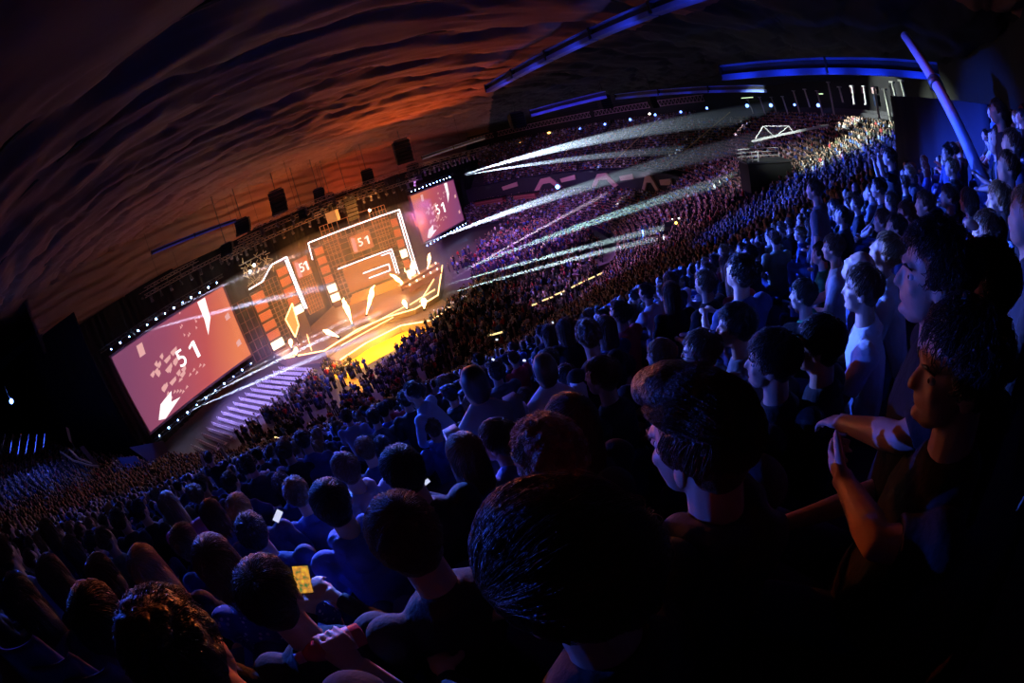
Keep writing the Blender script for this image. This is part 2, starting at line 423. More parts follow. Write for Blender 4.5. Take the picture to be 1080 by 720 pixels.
# rim truss with zigzag bracing and its blue lamps
def zigzag(name, r, a0, a1, z0, z1, n, m, label, group=None):
    o = empty(name, polar(r, (a0 + a1) / 2, z0)); inv = -o.location
    P = lambda t, z: polar(r, a0 + (a1 - a0) * t, z) + inv
    mb = MB(); mb.tube([P(i / 20, z1) for i in range(21)], .1, 5); mb.build('top_chord', m, o)
    mb = MB(); mb.tube([P(i / 20, z0) for i in range(21)], .1, 5); mb.build('bottom_chord', m, o)
    mb = MB()
    for i in range(n):
        mb.bar(P(i / n, z0), P((i + .5) / n, z1), .07); mb.bar(P((i + .5) / n, z1), P((i + 1) / n, z0), .07)
    mb.build('bracing', m, o)
    return tag(o, label, 'truss', group)
TR = mat('rim_truss_paint', (.5, .32, .36), .5)
zigzag('rim_truss', 82.2, 64, 86, 2.1, 3.6, 26, TR, 'zigzag rim truss over the far stand above the right big screen', 'rim trusses')
zigzag('rim_truss', 82.2, 40, 63, 2.1, 3.6, 26, TR, 'zigzag rim truss over the far stand where the first two aisles end', 'rim trusses')
zigzag('rim_truss', 82.2, 12, 39, 2.1, 3.6, 30, TR, 'zigzag rim truss over the far stand left of the pale pillars', 'rim trusses')
# ------------------------------------------------------------------ big screens
def grad_screen(name, pl, u0, u1, warm_side):
    M = bpy.data.materials.new(name); M.use_nodes = True; nt = M.node_tree; b = nt.nodes['Principled BSDF']
    b.inputs['Base Color'].default_value = (.01, .01, .01, 1); b.inputs['Roughness'].default_value = .6
    g = nt.nodes.new('ShaderNodeNewGeometry'); mp = nt.nodes.new('ShaderNodeVectorMath'); mp.operation = 'DOT_PRODUCT'
    mp.inputs[1].default_value = tuple(pl.u * (1 / (u1 - u0)) + Vector((0, 0, -.022)))
    nt.links.new(g.outputs['Position'], mp.inputs[0])
    ad = nt.nodes.new('ShaderNodeMath'); ad.operation = 'ADD'
    ad.inputs[1].default_value = -(pl.q(u0, 0).dot(pl.u) / (u1 - u0)) - .022 * 11.5
    nt.links.new(mp.outputs['Value'], ad.inputs[0])
    cr = nt.nodes.new('ShaderNodeValToRGB'); e = cr.color_ramp.elements
    cols = [(0, (.26, .07, .16)), (.35, (.38, .08, .15)), (.7, (.62, .10, .10)), (1, (.95, .24, .10))]
    if warm_side < 0: cols = [(0, (.85, .22, .10)), (.3, (.62, .11, .12)), (.65, (.42, .08, .17)), (1, (.28, .07, .20))]
    e[0].position = cols[0][0]; e[0].color = (*cols[0][1], 1); e[1].position = cols[-1][0]; e[1].color = (*cols[-1][1], 1)
    for p, c in cols[1:-1]: x = e.new(p); x.color = (*c, 1)
    nt.links.new(ad.outputs[0], cr.inputs[0]); nt.links.new(cr.outputs[0], b.inputs['Emission Color']); b.inputs['Emission Strength'].default_value = .85
    return M
PL = Plane((-41.6, 46.2), (-41.6 + .5, 46.2 + .866))
WHITE_E = emis('graphic_white', (1, .85, .85), 1.3); PALE_E = emis('graphic_pale', (1, .5, .48), .8); NUM_E = emis('numeral_white', (1, .95, .95), 1.8)
def one(p, u, z, h, off):
    k = h / 2; w = h * .11
    return p.poly(MB(), [(u - w, z - k), (u + w, z - k), (u + w, z + k), (u - w * .6, z + k), (u - w * 3.6, z + k * .62), (u - w * 3.6, z + k * .36), (u - w, z + k * .62)], off, .05)
def big_screen(s0, s1, z0, z1, warm, label):
    w = s1 - s0; r = empty('video_screen', PL.q((s0 + s1) / 2, z0 - .1)); inv = Matrix.Translation(-r.location)
    def part(mb, name, m):
        o = mb.build(name, m, r); o.matrix_parent_inverse = inv; return o
    part(PL.plate(MB(), s0, s1, z0, z1, 0, .25), 'display', grad_screen('screen_gradient' + str(warm), PL, s0, s1, warm))
    mb = MB(); k = .28
    for a in ((s0 - k, s0, z0 - k, z1 + k), (s1, s1 + k, z0 - k, z1 + k), (s0, s1, z1, z1 + k), (s0, s1, z0 - k, z0)): PL.plate(mb, *a, -.05, .5)
    part(mb, 'bezel', mat('screen_bezel', (.16, .06, .10), .5))
    cx, cz = (s0 + s1) / 2, (z0 + z1) / 2
    text('numeral', '5', PL.q(cx - .6, cz - .1, .2), PL.u, (0, 0, 1), 3.2, NUM_E, r)
    part(one(PL, cx + 2.0, cz - .1, 2.3, .2), 'numeral', NUM_E)
    P = lambda pts: [(cx + a * w / 2, cz + b * (z1 - z0) / 2) for a, b in pts]
    mb = MB()
    PL.poly(mb, P([(.52, .98), (.66, .98), (.62, .45), (.48, .1), (.52, .5)]), .17, .04)
    PL.poly(mb, P([(-.66, -.62), (-.42, -.52), (-.5, -.74), (-.34, -.78), (-.7, -.98), (-.8, -.9)]), .17, .04)
    part(mb, 'graphic', WHITE_E)
    mb = MB(); rg = random.Random(4)
    for i in range(22):
        a, b = rg.uniform(-.6, -.12), rg.uniform(-.5, .32); k = rg.uniform(.03, .1)
        PL.poly(mb, P([(a, b), (a + k, b + .05), (a + k * 1.2, b + .14), (a - .02, b + .1)]), .16, .03)
    for i in range(16):
        a, b = rg.uniform(-.55, .2), rg.uniform(-.75, -.45); PL.poly(mb, P([(a, b), (a + .06, b + .01), (a + .05, b + .07)]), .16, .03)
    for i in range(10):
        a, b = rg.uniform(.1, .45), rg.uniform(.3, .95); PL.poly(mb, P([(a, b), (a + .03, b + .02), (a + .01, b + .08)]), .16, .03)
    for b in (.15, -.55, -.62, .22): PL.poly(mb, P([(.84, b), (.93, b + .02), (.92, b + .1), (.85, b + .06)]), .16, .03)
    PL.poly(mb, P([(-.62, .6), (-.52, .6), (-.5, .88), (-.6, .88)]), .16, .03)
    part(mb, 'graphic', PALE_E)
    return tag(r, label, 'screen')
big_screen(-9.8, 9.9, -16.9, -6.2, 1, 'large left video screen glowing pink to orange with the figures 5 1')
big_screen(57.2, 75.3, -16.7, -6.25, -1, 'smaller looking right video screen glowing pink with the figures 5 1 past the stage')

# rows of small lamps over and under the screens
LED = emis('cold_led', (.25, .45, 1), 40)
def lamp_row(n, s0, s1, z, off, label, group):
    for i in range(n):
        s = s0 + (s1 - s0) * i / (n - 1)
        r = empty('moving_head_lamp', PL.q(s, z, off)); tag(r, ORD[i] + ' ' + label, 'stage lamp', group)
        k = .12 if i % 2 else .08
        mb = MB(); mb.ell((0, 0, 0), (k, k, k), None, 8, 6); mb.build('lens', LED, r)
        mb = MB(); mb.box(tuple(PL.n * -.3), (.3, .35, .35), PL.R); mb.box((0, 0, .4 if z > -10 else -.4), (.5, .3, .12), PL.R); mb.build('housing', BLACK, r)
lamp_row(13, -9.4, 9.0, -5.3, .6, 'cold white lamp from the left in the row above the left screen', 'lamps above the left screen')
lamp_row(11, -9.0, 9.0, -17.9, .6, 'cold white lamp from the left in the row below the left screen', 'lamps below the left screen')
lamp_row(12, 57.5, 73.5, -5.3, .6, 'cold white lamp from the left in the row above the right screen', 'lamps above the right screen')
lamp_row(13, 57.5, 75, -17.6, .6, 'cold white lamp from the left in the row below the right screen', 'lamps below the right screen')
for (a, b, z, lab) in ((-11, 10.5, -5.0, 'long dark truss carrying the lamps above the left screen'), (-10, 10, -18.3, 'low dark truss carrying the lamps below the left screen'), (56, 76, -5.0, 'dark truss carrying the lamps above the right screen')):
    r = empty('lighting_truss', PL.q(a, z, .3)); mb = MB(); inv = Matrix.Translation(-r.location)
    for dz in (0, .4): mb.tube([PL.q(a, z + dz, .3), PL.q(b, z + dz, .3)], .05, 5)
    o = mb.build('chord', STEEL, r); o.matrix_parent_inverse = inv
    mb = MB(); n = int((b - a) / .5)
    for i in range(n): mb.bar(PL.q(a + .5 * i, z + .4 * (i % 2), .3), PL.q(a + .5 * i + .5, z + .4 * ((i + 1) % 2), .3), .03)
    o = mb.build('bracing', STEEL, r); o.matrix_parent_inverse = inv
    tag(r, lab, 'truss')

# ------------------------------------------------------------------ stage deck
DECKM = mat('stage_deck', (.35, .22, .15), .3, noise=.2, nscale=1)
deck = [(-34.5, 57.5), (-30.6, 53.2), (-23.5, 51.5), (-19.6, 56.0), (-15.5, 57.6), (-11.5, 57.6), (-8.4, 61), (-8.4, 77.5), (-12.2, 76.5), (-28, 74.0), (-30, 64)]
root = empty('stage', (-20, 62, FLOOR)); INV = Matrix.Translation((20, -62, -FLOOR))
def sp(mb, name, m, smooth=False):
    o = mb.build(name, m, root, smooth); o.matrix_parent_inverse = INV; return o
sp(MB().prism(deck, FLOOR, -18.5), 'deck', DECKM)
lip = [(-23.2, 50.2), (-20.7, 48.6), (-17.8, 51.8), (-13.4, 54.6), (-9, 53.3), (-6.5, 57), (-8.0, 61), (-11.5, 57.7), (-15.5, 57.7), (-19.6, 56.1)]
sp(MB().prism(lip, FLOOR, -19.2), 'apron', mat('apron_panels', (.45, .28, .2), .4))
NEON = emis('white_light_strip', (1, .76, .8), 6); WARMN = emis('warm_light_strip', (1, .55, .2), 5)
mb = MB()
for pts, z in ((deck[1:8], -18.44), ([(x, y) for x, y in lip[1:6]], -19.12)):
    for a, b in zip(pts[:-1], pts[1:]): mb.tube([(*a, z), (*b, z)], .09, 4)
for a, b in (((-22, 53), (-13, 60)), ((-21, 51.5), (-14.5, 56.6)), ((-12.5, 60), (-9, 64)), ((-11, 60), (-9.5, 70)), ((-26, 53), (-30, 62))): mb.tube([(*a, -18.4), (*b, -18.4)], .06, 4)
sp(mb, 'edge_light_strip', WARMN)
mb = MB()
for x, y in ((-17, 70.5), (-19.5, 70.0)): pass
for i in range(5): mb.box((-19.5 + 0 * i, 70.6 + .35 * i, -18.3 + .22 * i), (9.6 - .2 * i, .5, .3), Matrix.Rotation(.26, 3, 'Z'))
sp(mb, 'steps', mat('stage_steps', (.8, .45, .12), .4))
tag(root, 'orange lit stage deck with glowing edge strips in the middle of the arena', 'stage')
# two angled ramps/benches on the right with lamp dots
for k, (A, B, lab) in enumerate((((-15.2, 68.6), (-9.2, 77), 'slanted player desk with row of lamps at right of stage'), ((-13.6, 66.8), (-8.6, 72.5), 'second slanted desk nearer the right stage corner'))):
    p = Plane(A, B); r = empty('player_desk', p.q(p.L / 2, -18.5)); inv = Matrix.Translation(-r.location)
    o = p.plate(MB(), 0, p.L, -17.7, -17.55, 0, 1.3).build('desk_top', mat('desk_top', (.5, .25, .12), .4), r); o.matrix_parent_inverse = inv
    o = p.plate(MB(), .1, p.L - .1, -18.5, -17.7, .5, .1).build('front_panel', mat('desk_front', (.3, .1, .05), .5), r); o.matrix_parent_inverse = inv
    for i in range(5): o = MB().ell(p.q(.6 + i * (p.L - 1.2) / 4, -17.4, .3), (.13, .13, .13), None, 6, 4).build('desk_lamp', emis('desk_lamp_glow', (1, .8, .6), 8), r); o.matrix_parent_inverse = inv
    tag(r, lab, 'desk')

# ------------------------------------------------------------------ light-outlined arches
P1 = Plane((-33.6, 56.5), (-28.3, 61.4)); P2 = Plane((-27.7, 70.2), (-12.4, 74.4))
LEDP = emis('orange_led_panel', (1.0, .15, .03), .8); LEDW = emis('white_led_panel', (1, .72, .42), 4.5); GAP = mat('tower_frame', (.10, .05, .04), .6)
def child(r, mb, name, m):
    o = mb.build(name, m, r); o.matrix_parent_inverse = Matrix.Translation(-r.location); return o
def tower(p, u0, u1, z0, z1, n, label, off=0, white=(0,)):
    r = empty('led_tower', p.q((u0 + u1) / 2, FLOOR + 1.5)); h = (z1 - z0) / n
    mb = MB(); p.plate(mb, u0 - .08, u1 + .08, FLOOR + 1.5, z1 + .1, off - .35, .3)
    child(r, mb, 'frame', GAP)
    for i in range(n):
        lo = z0 + i * h + h * .16; hi = z0 + (i + 1) * h - h * .12
        child(r, p.plate(MB(), u0, u1, lo, hi, off, .3), 'led_panel', LEDW if i in white else LEDP)
    return tag(r, label, 'led tower', 'orange led towers of the stage')
tower(P1, 0, 1.95, -18.2, -9.1, 6, 'orange led tower at the far left stage end with bright white bottom panel')
tower(P1, 5.0, 6.8, -15.2, -7.4, 5, 'orange led tower under the high corner of the left arch')
tower(P2, .5, 2.0, -17.6, -7.6, 6, 'orange led tower at the left leg of the main arch', white=(0, 1))
tower(P2, 14.0, 15.1, -18.4, -7.4, 6, 'orange led tower at the right leg of the main arch', white=(0, 2))
def neon(p, lines, label, name='neon_outline'):
    r = empty(name, p.q(lines[0][0][0], FLOOR + 1.5))
    mb = MB()
    for l in lines: p.strip(mb, l, .085, .45)
    child(r, mb, 'light_tube', NEON)
    mb = MB()
    for l in lines:
        for a, b in zip(l[:-1], l[1:]): mb.tube([p.q(*a, .25), p.q(*b, .25)], .22, 4)
    child(r, mb, 'backing_rail', BLACK)
    return tag(r, label, 'light outline')
neon(P1, [[(-.05, -8.25), (2.3, -8.1), (4.5, -6.5), (7.1, -6.4), (7.3, -14.7)], [(6.75, -6.8), (6.95, -14.6)]], 'stepped white light outline of the left arch')
neon(P2, [[(-.2, -9.3), (0, -6.43), (15.9, -6.43), (15.9, -17.8)], [(15.5, -6.9), (15.4, -17.6)]], 'tall white light outline of the main arch')
neon(P2, [[(3.2, -12.3), (12.8, -12.3), (12.75, -16.6)], [(10.8, -12.75), (12.4, -12.75), (12.35, -16.4)], [(7.0, -14.5), (11.6, -14.5), (11.5, -15.6), (7.7, -15.6)]], 'nested white light lines over the central set screen')
# lattice screens of the set
def lattice(p, u0, u1, z0, z1, nu, nz, m, label, off=-.6, w=.05, name='scaffold_lattice'):
    r = empty(name, p.q((u0 + u1) / 2, z0, off))
    mb = MB()
    for i in range(nu + 1): mb.bar(p.q(u0 + (u1 - u0) * i / nu, z0, off), p.q(u0 + (u1 - u0) * i / nu, z1, off), w)
    child(r, mb, 'upright', m)
    mb = MB()
    for j in range(nz + 1): mb.bar(p.q(u0, z0 + (z1 - z0) * j / nz, off), p.q(u1, z0 + (z1 - z0) * j / nz, off), w)
    child(r, mb, 'crossbar', m)
    return tag(r, label, 'scaffold')
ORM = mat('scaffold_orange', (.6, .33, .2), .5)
lattice(P2, 0, 15.9, -18.4, -6.6, 10, 11, ORM, 'wide scaffold lattice filling the main arch', -1.3, .07)
lattice(P2, 2.5, 4.6, -17, -4.7, 3, 14, ORM, 'narrow scaffold strip left of the small centre screen', -.8, .06)
lattice(P2, 11.1, 13.8, -12.2, -4.9, 5, 10, ORM, 'fine scaffold grid right of the small centre screen', -.8, .06)
lattice(P2, 5.5, 11, -7.9, -4.8, 3, 2, ORM, 'roof scaffold bay rising above the main arch', -.8, .06)
lattice(P1, 2.1, 4.9, -18.3, -8.4, 4, 14, ORM, 'scaffold grid between the two left led towers', -.7, .05)
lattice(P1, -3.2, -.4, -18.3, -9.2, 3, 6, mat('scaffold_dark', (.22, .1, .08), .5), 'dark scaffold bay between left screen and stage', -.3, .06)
lattice(P1, 7.6, 10.3, -16, -10.6, 6, 9, ORM, 'scaffold grid under the small left numeral screen', -.3, .05)
# tangled lit truss at the top of the left arch
r = empty('roof_truss', P1.q(2.5, -7.9, -1)); mb = MB(); rg = random.Random(8)
for i in range(70):
    a = (rg.uniform(.3, 4.8), rg.uniform(-7.9, -4.6), rg.uniform(-2, 0)); mb.bar(P1.q(*a), P1.q(a[0] + rg.uniform(-.9, .9), a[1] + rg.uniform(-.9, .9), a[2] + rg.uniform(-.5, .5)), .05)
child(r, mb, 'bracing', mat('truss_pale', (.8, .75, .5), .4)); mb = MB(); mb.tube([P1.q(.3, -4.7, -1), P1.q(4.8, -4.5, -1)], .1, 6); mb.tube([P1.q(.3, -7.9, -1), P1.q(4.8, -7.0, -1)], .1, 6)
child(r, mb, 'chord', ALU); tag(r, 'pale lit tangle of roof truss over the left arch', 'truss')
lamp('truss_spot', 'POINT', P1.q(1.3, -5.9, 1.2), (1, .95, .6), 500, soft=.1)
for u, z, p, lab in ((1.0, -6.0, P1, 'left of two bright work lamps in the pale roof truss'), (1.9, -5.4, P1, 'right of two bright work lamps in the pale roof truss'), (11.2, -4.9, P2, 'single bright work lamp above the main arch')):
    r = empty('work_lamp', p.q(u, z, .6)); mb = MB(); mb.ell((0, 0, 0), (.2, .2, .2), None, 8, 6); mb.build('lens', emis('work_lamp_glow', (1, .95, .7), 25), r)
    mb = MB(); mb.box((0, .3, 0), (.4, .3, .4)); mb.build('housing', BLACK, r); tag(r, lab, 'lamp')
# little screens with the figures, central screen
def small_screen(p, u0, u1, z0, z1, label, off=-.1, digits=True):
    r = empty('set_screen', p.q((u0 + u1) / 2, z0, off)); child(r, p.plate(MB(), u0, u1, z0, z1, off, .2), 'display', emis('set_screen_orange', (.9, .15, .05), .6))
    child(r, p.poly(MB(), [(u0 + .15, z0 + .3), (u0 + .8, z0 + .2), (u0 + .9, z1 - .5), (u0 + .3, z1 - .2)], off + .12, .03), 'graphic', emis('set_pink', (1, .35, .4), .9))
    w = u1 - u0
    if digits:
        text('numeral', '5', p.q(u0 + w * .45, (z0 + z1) / 2, off + .15), p.u, (0, 0, 1), 1.9, NUM_E, r)
        child(r, one(p, u0 + w * .82, (z0 + z1) / 2, 1.35, off + .15), 'numeral', NUM_E)
    return tag(r, label, 'screen')
small_screen(P2, 6.6, 10.2, -11.0, -8.0, 'small centre stage screen with the figures 5 1')
small_screen(P1, 7.8, 10.3, -10.4, -7.5, 'small stage screen with figures 5 1 between the two arches')
r = empty('central_set_screen', P2.q(8, -17.2)); child(r, P2.plate(MB(), 3.9, 12.4, -17, -12.5, -.4, .15), 'display', emis('deep_orange_wall', (1, .18, .03), .5)); tag(r, 'wide plain orange wall under the nested light lines', 'screen')
child(r, P2.plate(MB(), 3.7, 12.6, -17.15, -17.0, -.4, .5), 'ledge', GAP)
# diamond shaped glass booth at the left
r = empty('diamond_frame', P1.q(3.8, -18.5, 2)); dz = [(4.9, -12.7), (3.05, -14.3), (3.4, -17.3), (4.6, -16.0), (4.9, -12.7)]
mb = MB(); P1.strip(mb, dz, .1, 2.0); child(r, mb, 'frame', WARMN)
child(r, P1.poly(MB(), dz[:-1], 1.9, .06), 'panel', emis('booth_glow', (1, .4, .08), 1.2)); mb = MB(); mb.bar(P1.q(3.4, -17.3, 2), P1.q(3.5, -18.5, 2), .08); child(r, mb, 'foot', BLACK)
tag(r, 'glowing diamond shaped frame standing before the left led towers', 'stage prop')
# flames
def flame(x, y, z, lx, ly, h, w, label):
    r = empty('flame_jet', (x, y, z)); mb = MB(); rg = random.Random(int(x * 7 + y * 13))
    n = 12; pts = []; rad = []
    for i in range(n):
        t = i / (n - 1); pts.append((lx * t + .12 * h * rg.uniform(-.4, .4) * t, ly * t, .25 + h * t)); rad.append(.62 * w * (.15 + math.sin(math.pi * min(1, t ** 1.5 * .98)) * (.8 + .3 * rg.random())))
    rad[-1] = .02; mb.tube(pts, rad, 9); mb.build('flame', emis('flame_glow', (1, .55, .2), 18), r, True)
    mb = MB(); mb.box((0, 0, .12), (.35, .35, .25)); mb.build('nozzle', BLACK, r)
    tag(r, label, 'flame')
def at_z(x, y, z): d = ray(x, y); return Vector(d * (z / d[2]))
for bx, by, tx, ty, w, lab in ((358, 357, 341, 348, .45, 'short flame jet leaning left at the front left stage edge'), (372, 343, 362, 314, .5, 'tall flame jet leaning left at the front stage edge'), (387, 333, 394, 301, .5, 'tall flame jet leaning right near the stage middle'),
        (429, 303, 412, 289, .45, 'flame jet leaning left beside the right player desk'), (452, 284, 453, 267, .4, 'short upright flame jet right of the main arch'), (448, 327, 447, 314, .55, 'broad flame jet at the front right corner of stage'),
        (430, 327, 425, 316, .45, 'low flame jet beside the broad corner flame'), (437, 294, 435, 274, .7, 'broad flame in front of the right led tower'), (431, 292, 427, 281, .5, 'small flame left of the broad tower flame'), (308, 368, 306, 357, .4, 'low flame below the diamond frame'), (313, 376, 312, 366, .35, 'smallest flame at the left stage corner'), (360, 300, 357, 290, .3, 'small flame right of the white lit left arch panels')):
    b = at_z(bx, by, -18.5); d = ray(tx, ty); hd = math.hypot(b.x, b.y); t = hd / math.hypot(d[0], d[1]); tp = Vector(d * t)
    flame(b.x, b.y, -18.5, (tp.x - b.x), (tp.y - b.y), tp.z + 18.5 - .25, w, lab)
# yellow lit floor strip in front of the stage
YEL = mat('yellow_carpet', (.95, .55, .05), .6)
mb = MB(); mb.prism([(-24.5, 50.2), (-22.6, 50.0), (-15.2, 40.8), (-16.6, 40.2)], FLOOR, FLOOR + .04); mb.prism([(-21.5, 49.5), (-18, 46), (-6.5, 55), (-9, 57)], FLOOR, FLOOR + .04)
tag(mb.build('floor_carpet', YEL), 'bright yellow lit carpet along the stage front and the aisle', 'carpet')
lamp('carpet_lamp', 'AREA', (-14.5, 50, -17.5), (1, .5, .05), 1500, target=(-15.5, 52.5, -20), size=3)
lamp('carpet_lamp', 'AREA', (-19, 46, -17), (1, .5, .05), 700, target=(-19, 46, -20), size=3)
# ------------------------------------------------------------------ mass crowd (far away, beyond counting)
rng = np.random.default_rng(11)
def box8(c, s, taper=1.0):
    x, y, z = s; c = np.array(c)
    v = np.array([[-x, -y, -z], [x, -y, -z], [x, y, -z], [-x, y, -z], [-x * taper, -y * taper, z], [x * taper, -y * taper, z], [x * taper, y * taper, z], [-x * taper, y * taper, z]]) / 1.0 + c
    f = np.array([[3, 2, 1, 0], [4, 5, 6, 7], [0, 1, 5, 4], [1, 2, 6, 5], [2, 3, 7, 6], [3, 0, 4, 7]])
    return v, f
def rings(lst, n=8):
    V, F = [], []
    for k, (c, rx, ry) in enumerate(lst):
        for i in range(n):
            w = 2 * math.pi * i / n; V.append((c[0] + rx * math.cos(w), c[1] + ry * math.sin(w), c[2]))
    for k in range(len(lst) - 1):
        for i in range(n): F.append((k * n + i, k * n + (i + 1) % n, (k + 1) * n + (i + 1) % n, (k + 1) * n + i))
    return np.array(V), np.array(F)
def template(n, stand):
    """parts: 0 skin, 1 hair, 2 shirt, 3 trousers"""
    h = .45 if stand else 0
    P = []
    P.append((rings([((0, .02, 1.08 + h), .05, .06), ((0, .03, 1.14 + h), .065, .08), ((0, .03, 1.24 + h), .075, .09), ((0, .0, 1.30 + h), .05, .06)], n), 0))
    P.append((rings([((0, -.05, 1.13 + h), .05, .04), ((0, -.035, 1.19 + h), .08, .08), ((0, -.02, 1.28 + h), .083, .095), ((0, -.015, 1.335 + h), .055, .065), ((0, -.01, 1.35 + h), .005, .005)], n), 1))
    P.append((rings([((0, 0, .48 + h), .15, .11), ((0, 0, .75 + h), .17, .115), ((0, 0, .97 + h), .21, .10), ((0, 0, 1.04 + h), .13, .075), ((0, .0, 1.1 + h), .055, .055)], n), 2))
    for s in (-1, 1):
        P.append((box8((s * .23, .03, .83 + h), (.045, .05, .16)), 2))
        P.append((box8((s * .16, .2, .68 + h * .9), (.04, .15, .04)), 0 if not stand else 2))
        if stand: P.append((box8((s * .1, 0, .45), (.075, .08, .46)), 3))
        else:
            P.append((box8((s * .11, .2, .5), (.08, .24, .075)), 3)); P.append((box8((s * .12, .42, .25), (.055, .06, .25)), 3))
    V, F, T, o = [], [], [], 0
    for (v, f), t in P: V.append(v); F.append(f + o); T += [t] * len(f); o += len(v)
    return np.concatenate(V), np.concatenate(F), np.array(T)
SKIN = [mat('skin_light', (.62, .38, .28), .5), mat('skin_tan', (.42, .25, .17), .5)]
HAIR = [mat('hair_dark', (.035, .02, .014), .5), mat('hair_brown', (.12, .06, .03), .5), mat('hair_fair', (.35, .22, .1), .5)]
SHIRT = [mat('cloth_black', (.015, .015, .018), .85), mat('cloth_charcoal', (.06, .06, .07), .85), mat('cloth_grey', (.25, .25, .27), .85), mat('cloth_white', (.8, .8, .8), .8),
         mat('cloth_blue', (.06, .13, .45), .85), mat('cloth_red', (.5, .05, .06), .85), mat('cloth_olive', (.2, .22, .12), .85), mat('cloth_sky', (.35, .5, .75), .85)]
TROU = [mat('denim_dark', (.03, .04, .08), .9)]
CM = SKIN + HAIR + SHIRT + TROU
SP = [.34, .22, .10, .07, .12, .05, .05, .05]
def crowd_mesh(name, P, yaw, tmpl, label, cat='crowd'):
    Vt, Ft, T = tmpl; n = len(P); k = len(Vt)
    sc = rng.uniform(.93, 1.07, (n, 1, 1)); c, s = np.cos(yaw)[:, None], np.sin(yaw)[:, None]
    v = Vt[None] * sc
    X = v[..., 0] * c - v[..., 1] * s; Y = v[..., 0] * s + v[..., 1] * c
    V = np.stack([X, Y, v[..., 2]], -1) + P[:, None, :]
    F = (Ft[None] + (np.arange(n) * k)[:, None, None]).reshape(-1, 4)
    ms = rng.choice(2, n, p=[.8, .2]); mh = 2 + rng.choice(3, n, p=[.5, .35, .15]); mt = 5 + rng.choice(8, n, p=SP)
    M = np.stack([ms, mh, mt, np.full(n, 13)], 1)[:, T].reshape(-1)
    me = bulk_mesh(name, V.reshape(-1, 3), F, M, CM, True)
    o = link(bpy.data.objects.new(name, me)); return tag(o, label, cat, kind='stuff')
# seats of the stands
STAGE_C = np.array([-22.0, 62.0])
seats = []
for r in rows[:-1]:
    a = -133.0; da = math.degrees(.54 / r)
    while a < 96:
        aisle = (abs(((a + 131.8) % 19.6) - 9.8) < 1.0 * 60 / r * .55)
        far = a > -7
        if not aisle and not (far and 58 < r < 62.5): seats.append((r, a))
        a += da
seats = np.array(seats)
# random empties, thicker near the far front
keep = rng.random(len(seats)) < np.where((seats[:, 1] > -7) & (seats[:, 0] < 60), .8, .93)
seats = seats[keep]; seats[:, 1] += rng.normal(0, .04, len(seats))
seats[:, 0] += 0; rad = np.radians(seats[:, 1]); XY = C0 + seats[:, :1] * np.stack([np.cos(rad), np.sin(rad)], 1)
Zt = np.array([tread_z(r, a) for r, a in seats])
# closed off: beyond the left drape, behind stage drape, FOH platform, seats beside the viewer
ok = ~((XY[:, 0] < -40) & (XY[:, 1] > 30.3)) 
ok &= ~((XY[:, 0] < -8) & (XY[:, 1] > 100)) & ~((XY[:, 1] > 128) & (XY[:, 0] < 4))
cov = np.hypot(XY[:, 0] - 26.5, XY[:, 1] - 37) < 3.2
ok &= ~cov & ~((seats[:, 0] > 78.6) & (seats[:, 1] > -52) & (seats[:, 1] < 14))
XY, Zt, seats = XY[ok], Zt[ok], seats[ok]
look = np.arctan2(STAGE_C[1] - XY[:, 1], STAGE_C[0] - XY[:, 0]) - math.pi / 2 + rng.normal(0, .25, len(XY))
P3 = np.stack([XY[:, 0], XY[:, 1], Zt], 1); P3[:, :2] += rng.normal(0, .09, (len(P3), 2)); P3[:, 2] += rng.normal(0, .05, len(P3))
hx, hy = proj(P3 + [0, 0, 1.1]); dist = np.linalg.norm(P3, axis=1)
inview = (hx > -25) & (hx < 1105) & (hy > -25) & (hy < 760)
P3, look, dist, hx, hy = P3[inview], look[inview], dist[inview], hx[inview], hy[inview]
NEAR_D = 11.5
far = dist > 30; mid = (dist > NEAR_D) & ~far
crowd_mesh('seated_crowd', P3[far], look[far], template(5, False), 'distant packed crowd filling the far and side stands of the bowl')
crowd_mesh('seated_crowd', P3[mid], look[mid], template(8, False), 'packed seated crowd in the lower rows of the near stand')
NEARS = (P3[dist <= NEAR_D], look[dist <= NEAR_D], dist[dist <= NEAR_D], hx[dist <= NEAR_D], hy[dist <= NEAR_D])
# standing / seated crowd on the arena floor
pts = []
for _ in range(17000):
    x, y = rng.uniform(-45, 25), rng.uniform(28, 125)
    pts.append((x, y))
pts = np.array(pts); rel = pts - np.array([-41.6, 46.2]); s = rel @ np.array([.5, .866]); f = rel @ np.array([.866, -.5]); rc = np.hypot(*(pts - C0).T)
ok = (rc < 43.5) & (rng.random(len(pts)) < .6)
sec = (f > 24.5) | ((s > 42) & (f > 11) & (rng.random(len(pts)) < .25)) | ((s > 40) & (f > 20) & (f < 46)) | ((s > -4) & (s < 12) & (f > 14.5) & (f < 22)) | ((s > 46) & (f > 15) & (rng.random(len(pts)) < .5)) | ((s > 14) & (f > 22))
sec &= ~((np.abs(f - 23.4) < 1.2) & (s < 14)) & ~((s > 14) & (s < 36) & (f < 24))
row = (f * 1.0) % 1.1 < .75
ok &= sec
fp = pts[ok]
lk = np.arctan2(STAGE_C[1] - fp[:, 1], STAGE_C[0] - fp[:, 0]) - math.pi / 2 + rng.normal(0, .3, len(fp))
crowd_mesh('standing_crowd', np.column_stack([fp, np.full(len(fp), FLOOR)]), lk, template(6, True), 'purple lit standing crowd packed on the arena floor before the stage')
print('CROWD far', far.sum(), 'mid', mid.sum(), 'near', len(NEARS[0]), 'floor', len(fp))
# ------------------------------------------------------------------ rigging over the arena

